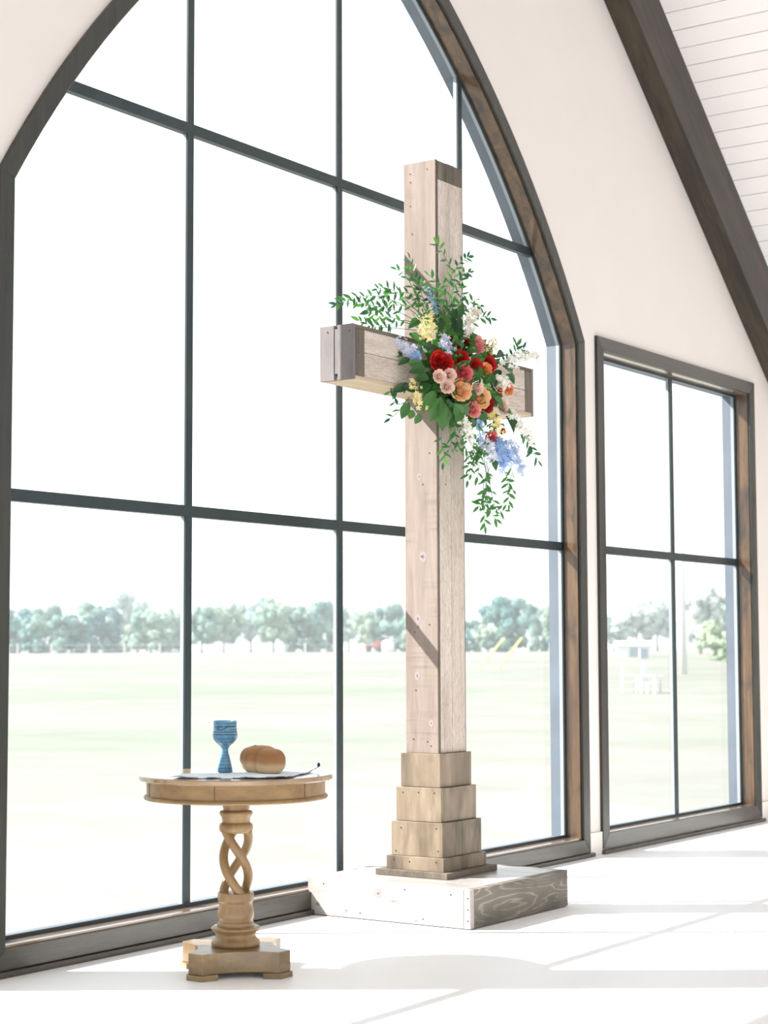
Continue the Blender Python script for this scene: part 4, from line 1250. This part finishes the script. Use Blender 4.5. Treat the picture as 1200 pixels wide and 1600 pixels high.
LOW = crown_mesh(91, TREEM[1], 1.0, 1.0, -0.02, 34, 2600, 0.026)
VAR = 2
for k in range(5):
    for v_ in range(VAR):
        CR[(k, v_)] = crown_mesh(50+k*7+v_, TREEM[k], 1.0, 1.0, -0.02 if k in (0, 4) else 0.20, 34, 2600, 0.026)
TRK = MB().tube([(0, 0, -0.02), (0.01, 0.005, 0.2), (-0.01, 0.0, 0.42), (0.02, 0.01, 0.65)], [0.030, 0.022, 0.018, 0.01], 8).mesh('trunk', M['bark'], True)
TLAB = {}
for i, (x, y, z, h, wd, k) in enumerate(TREES):
    lab, grp = TREE_LABELS[i]
    tr_ = empty('oak_tree' if k != 4 else 'shrub', (x, y, z), random.uniform(0, 6.28), lab, 'tree' if k != 4 else 'shrub', grp)
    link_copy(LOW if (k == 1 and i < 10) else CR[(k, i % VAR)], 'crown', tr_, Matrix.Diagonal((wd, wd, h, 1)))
    link_copy(TRK, 'trunk', tr_, Matrix.Diagonal((h*0.8, h*0.8, h, 1)))

def gz(x, y): return ground((Vector((x, y, 0))-CAM).length)
# fence along the far edge of the field
fe = empty('fence', (132.0, 131.5, 0), 0, 'low wire fence on pale posts before the left trees', 'fence')
pm_ = MB().lathe([(0.085, -0.2), (0.085, 1.08), (0.06, 1.12)], 8).mesh('post', M['post'])
fp = []
for i in range(12):
    q = Vector((132.0+0.52*5.0*(i-2)*0.75, 131.5-0.85*5.0*(i-2)*0.75-random.uniform(0, .4), 0)); q.z = gz(q.x, q.y)
    fp.append(q)
    link_copy(pm_, 'post', fe, Matrix.Translation(q-Vector((132.0, 131.5, 0))))
for hz in (0.45, 0.95):
    MB().tube([q-Vector((132.0, 131.5, 0))+Vector((0, 0, hz)) for q in fp], 0.012, 4).build('wire', M['post'], fe)

# utility pole with its guy wires
ux, uy = 79.79, 31.93
up = empty('utility_pole', (ux, uy, gz(ux, uy)), 0.5, 'tall pale utility pole seen through the rectangular window', 'pole')
MB().tube([(0, 0, -0.3), (0, 0, 13.6)], [0.16, 0.10], 12).build('pole_shaft', M['pole'], up, smooth=True)
MB().box(-1.15, 1.15, -0.06, 0.06, 12.9, 13.02).build('crossarm', M['pole'], up)
for x in (-1.0, -0.35, 0.35, 1.0):
    MB().lathe([(0.03, 13.02), (0.05, 13.06), (0.05, 13.14), (0.02, 13.18)], 8, cx=x).build('insulator', M['grey_blue'], up, smooth=True)
for (gx, gy) in ((85.35, 46.94), (85.9, 46.02)):
    g0 = Vector((gx, gy, gz(gx, gy)-0.05)); top = Vector((ux, uy, gz(ux, uy)+12.4))
    if gy < 46.5: top.z = gz(ux, uy)+12.0
    gw = empty('guy_wire', g0, 0, 'yellow guarded guy wire, %s of the pair slanting up from the field' % ('nearer the cross' if gy > 46.5 else 'farther from the cross'), 'guy wire', 'guy wires of the utility pole')
    MB().tube([(0, 0, 0), tuple(top-g0)], 0.008, 4).build('strand', M['grey_blue'], gw)
    d = (top-g0).normalized()
    MB().tube([tuple(d*0.1), tuple(d*2.9)], 0.055, 8).build('guard_sleeve', M['yellow'], gw)

# red farm trailer by the trees, pale shed roofs, meter box, white chairs
x, y = 176.7, 117.2
rd = empty('farm_trailer', (x, y, gz(x, y)), -0.95, 'small faded red farm trailer parked under the far trees', 'trailer')
MB().box(-1.15, 0.5, -0.6, 0.6, 0.5, 0.85).build('trailer_bed', M['red'], rd, bevel=0.04)
MB().prism([(0.0, 0.85), (1.0, 0.6), (1.2, 0.75), (1.1, 1.15), (0.25, 1.3)], -0.55, 0.55).build('hood', M['red'], rd, bevel=0.05)
for sx_, rr in ((-0.7, 0.38), (0.75, 0.34)):
    for sy_ in (-0.62, 0.62):
        o = MB().lathe([(rr*0.5, -0.1), (rr, -0.09), (rr, 0.09), (rr*0.5, 0.1)], 18).build('wheel', M['tire'], rd, smooth=True)
        o.location = (sx_, sy_, rr); o.rotation_euler = (math.pi/2, 0, 0)
def shed(name, x, y, wd, dp, hh, rh, rz, label, walls, roof):
    s_ = empty(name, (x, y, gz(x, y)-0.05), rz, label, 'shed')
    MB().box(-wd/2, wd/2, -dp/2, dp/2, 0, hh).build('wall_panel', walls, s_)
    MB().add([(-wd/2-.2, -dp/2-.2, hh), (wd/2+.2, -dp/2-.2, hh), (wd/2+.2, 0, hh+rh), (-wd/2-.2, 0, hh+rh), (-wd/2-.2, dp/2+.2, hh), (wd/2+.2, dp/2+.2, hh)],
             [(0, 1, 2, 3), (3, 2, 5, 4), (0, 3, 4), (1, 5, 2), (0, 4, 5, 1)]).build('roof_sheet', roof, s_)
    MB().box(-wd*0.12, wd*0.12, -dp/2-0.03, -dp/2+0.02, 0.05, hh*0.8).build('door', M['grey_blue'], s_)
    return s_
shed('farm_shed', 190.0, 161.5, 3.2, 3.0, 4.6, 0.9, -0.85, 'white roofed shed among the far trees behind the fence', M['metal_white'], M['metal_white'])
shed('storage_shed', 134.0, 61.6, 2.9, 2.2, 1.0, 0.35, -1.1, 'low white shed in the field seen through the rectangular window', M['metal_white'], M['metal_white'])
x, y = 175.2, 114.2
tkb = empty('water_tank', (x, y, gz(x, y)), 0, 'squat white water tank beside the red farm trailer', 'tank')
MB().lathe([(0.7, 0.0), (0.72, 0.1), (0.72, 1.15), (0.45, 1.35), (0.1, 1.4)], 20).build('tank_shell', M['metal_white'], tkb, smooth=True)
MB().lathe([(0.16, 1.38), (0.18, 1.46), (0.02, 1.48)], 12).build('lid', M['grey_blue'], tkb, smooth=True)
x, y = 125.6, 56.6
ub = empty('utility_box', (x, y, gz(x, y)), -0.9, 'grey blue utility box standing before the low white shed', 'utility box')
MB().box(-0.32, 0.32, -0.25, 0.25, 0.0, 0.72).build('cabinet', M['grey_blue'], ub, bevel=0.03)
MB().box(-0.35, 0.35, -0.28, 0.28, 0.72, 0.77).build('cover', M['grey_blue'], ub, bevel=0.015)
def lawn_chair(x, y, rz, label):
    c_ = empty('lawn_chair', (x, y, gz(x, y)), rz, label, 'chair', 'white lawn chairs in the field')
    for i in range(5):
        MB().box(-0.26+i*0.105, -0.17+i*0.105, 0.18, 0.22, 0.34, 0.98-0.03*abs(i-2)).build('back_slat', M['metal_white'], c_)
    for i in range(4):
        MB().box(-0.27, 0.27, -0.26+i*0.115, -0.17+i*0.115, 0.33, 0.355).build('seat_slat', M['metal_white'], c_)
    for sx_ in (-0.28, 0.28):
        for sy_ in (-0.24, 0.22):
            MB().box(sx_-0.03, sx_+0.03, sy_-0.03, sy_+0.03, 0.0, 0.56).build('leg', M['metal_white'], c_)
        MB().box(sx_-0.06, sx_+0.06, -0.30, 0.26, 0.56, 0.585).build('armrest', M['metal_white'], c_)
    return c_
lawn_chair(53.9, 21.9, 0.5, 'white wooden lawn chair in the field, left of the two')
lawn_chair(53.5, 20.9, 0.1, 'white wooden lawn chair in the field, right of the two')

# summer haze lying over the far side of the field
t = NT('summer_haze')
vsn = t.n('ShaderNodeVolumeScatter'); vsn.inputs['Color'].default_value = (0.86, 0.95, 1.0, 1); vsn.inputs['Density'].default_value = 0.0014; vsn.inputs['Anisotropy'].default_value = 0.0
t.l(vsn.outputs[0], t.out.inputs['Volume'])
hz_ = MB().box(40, 330, 30, 320, -3, 45).build('haze', t.m)
tag(hz_, 'pale summer haze over the far field and trees', 'haze', kind='stuff')
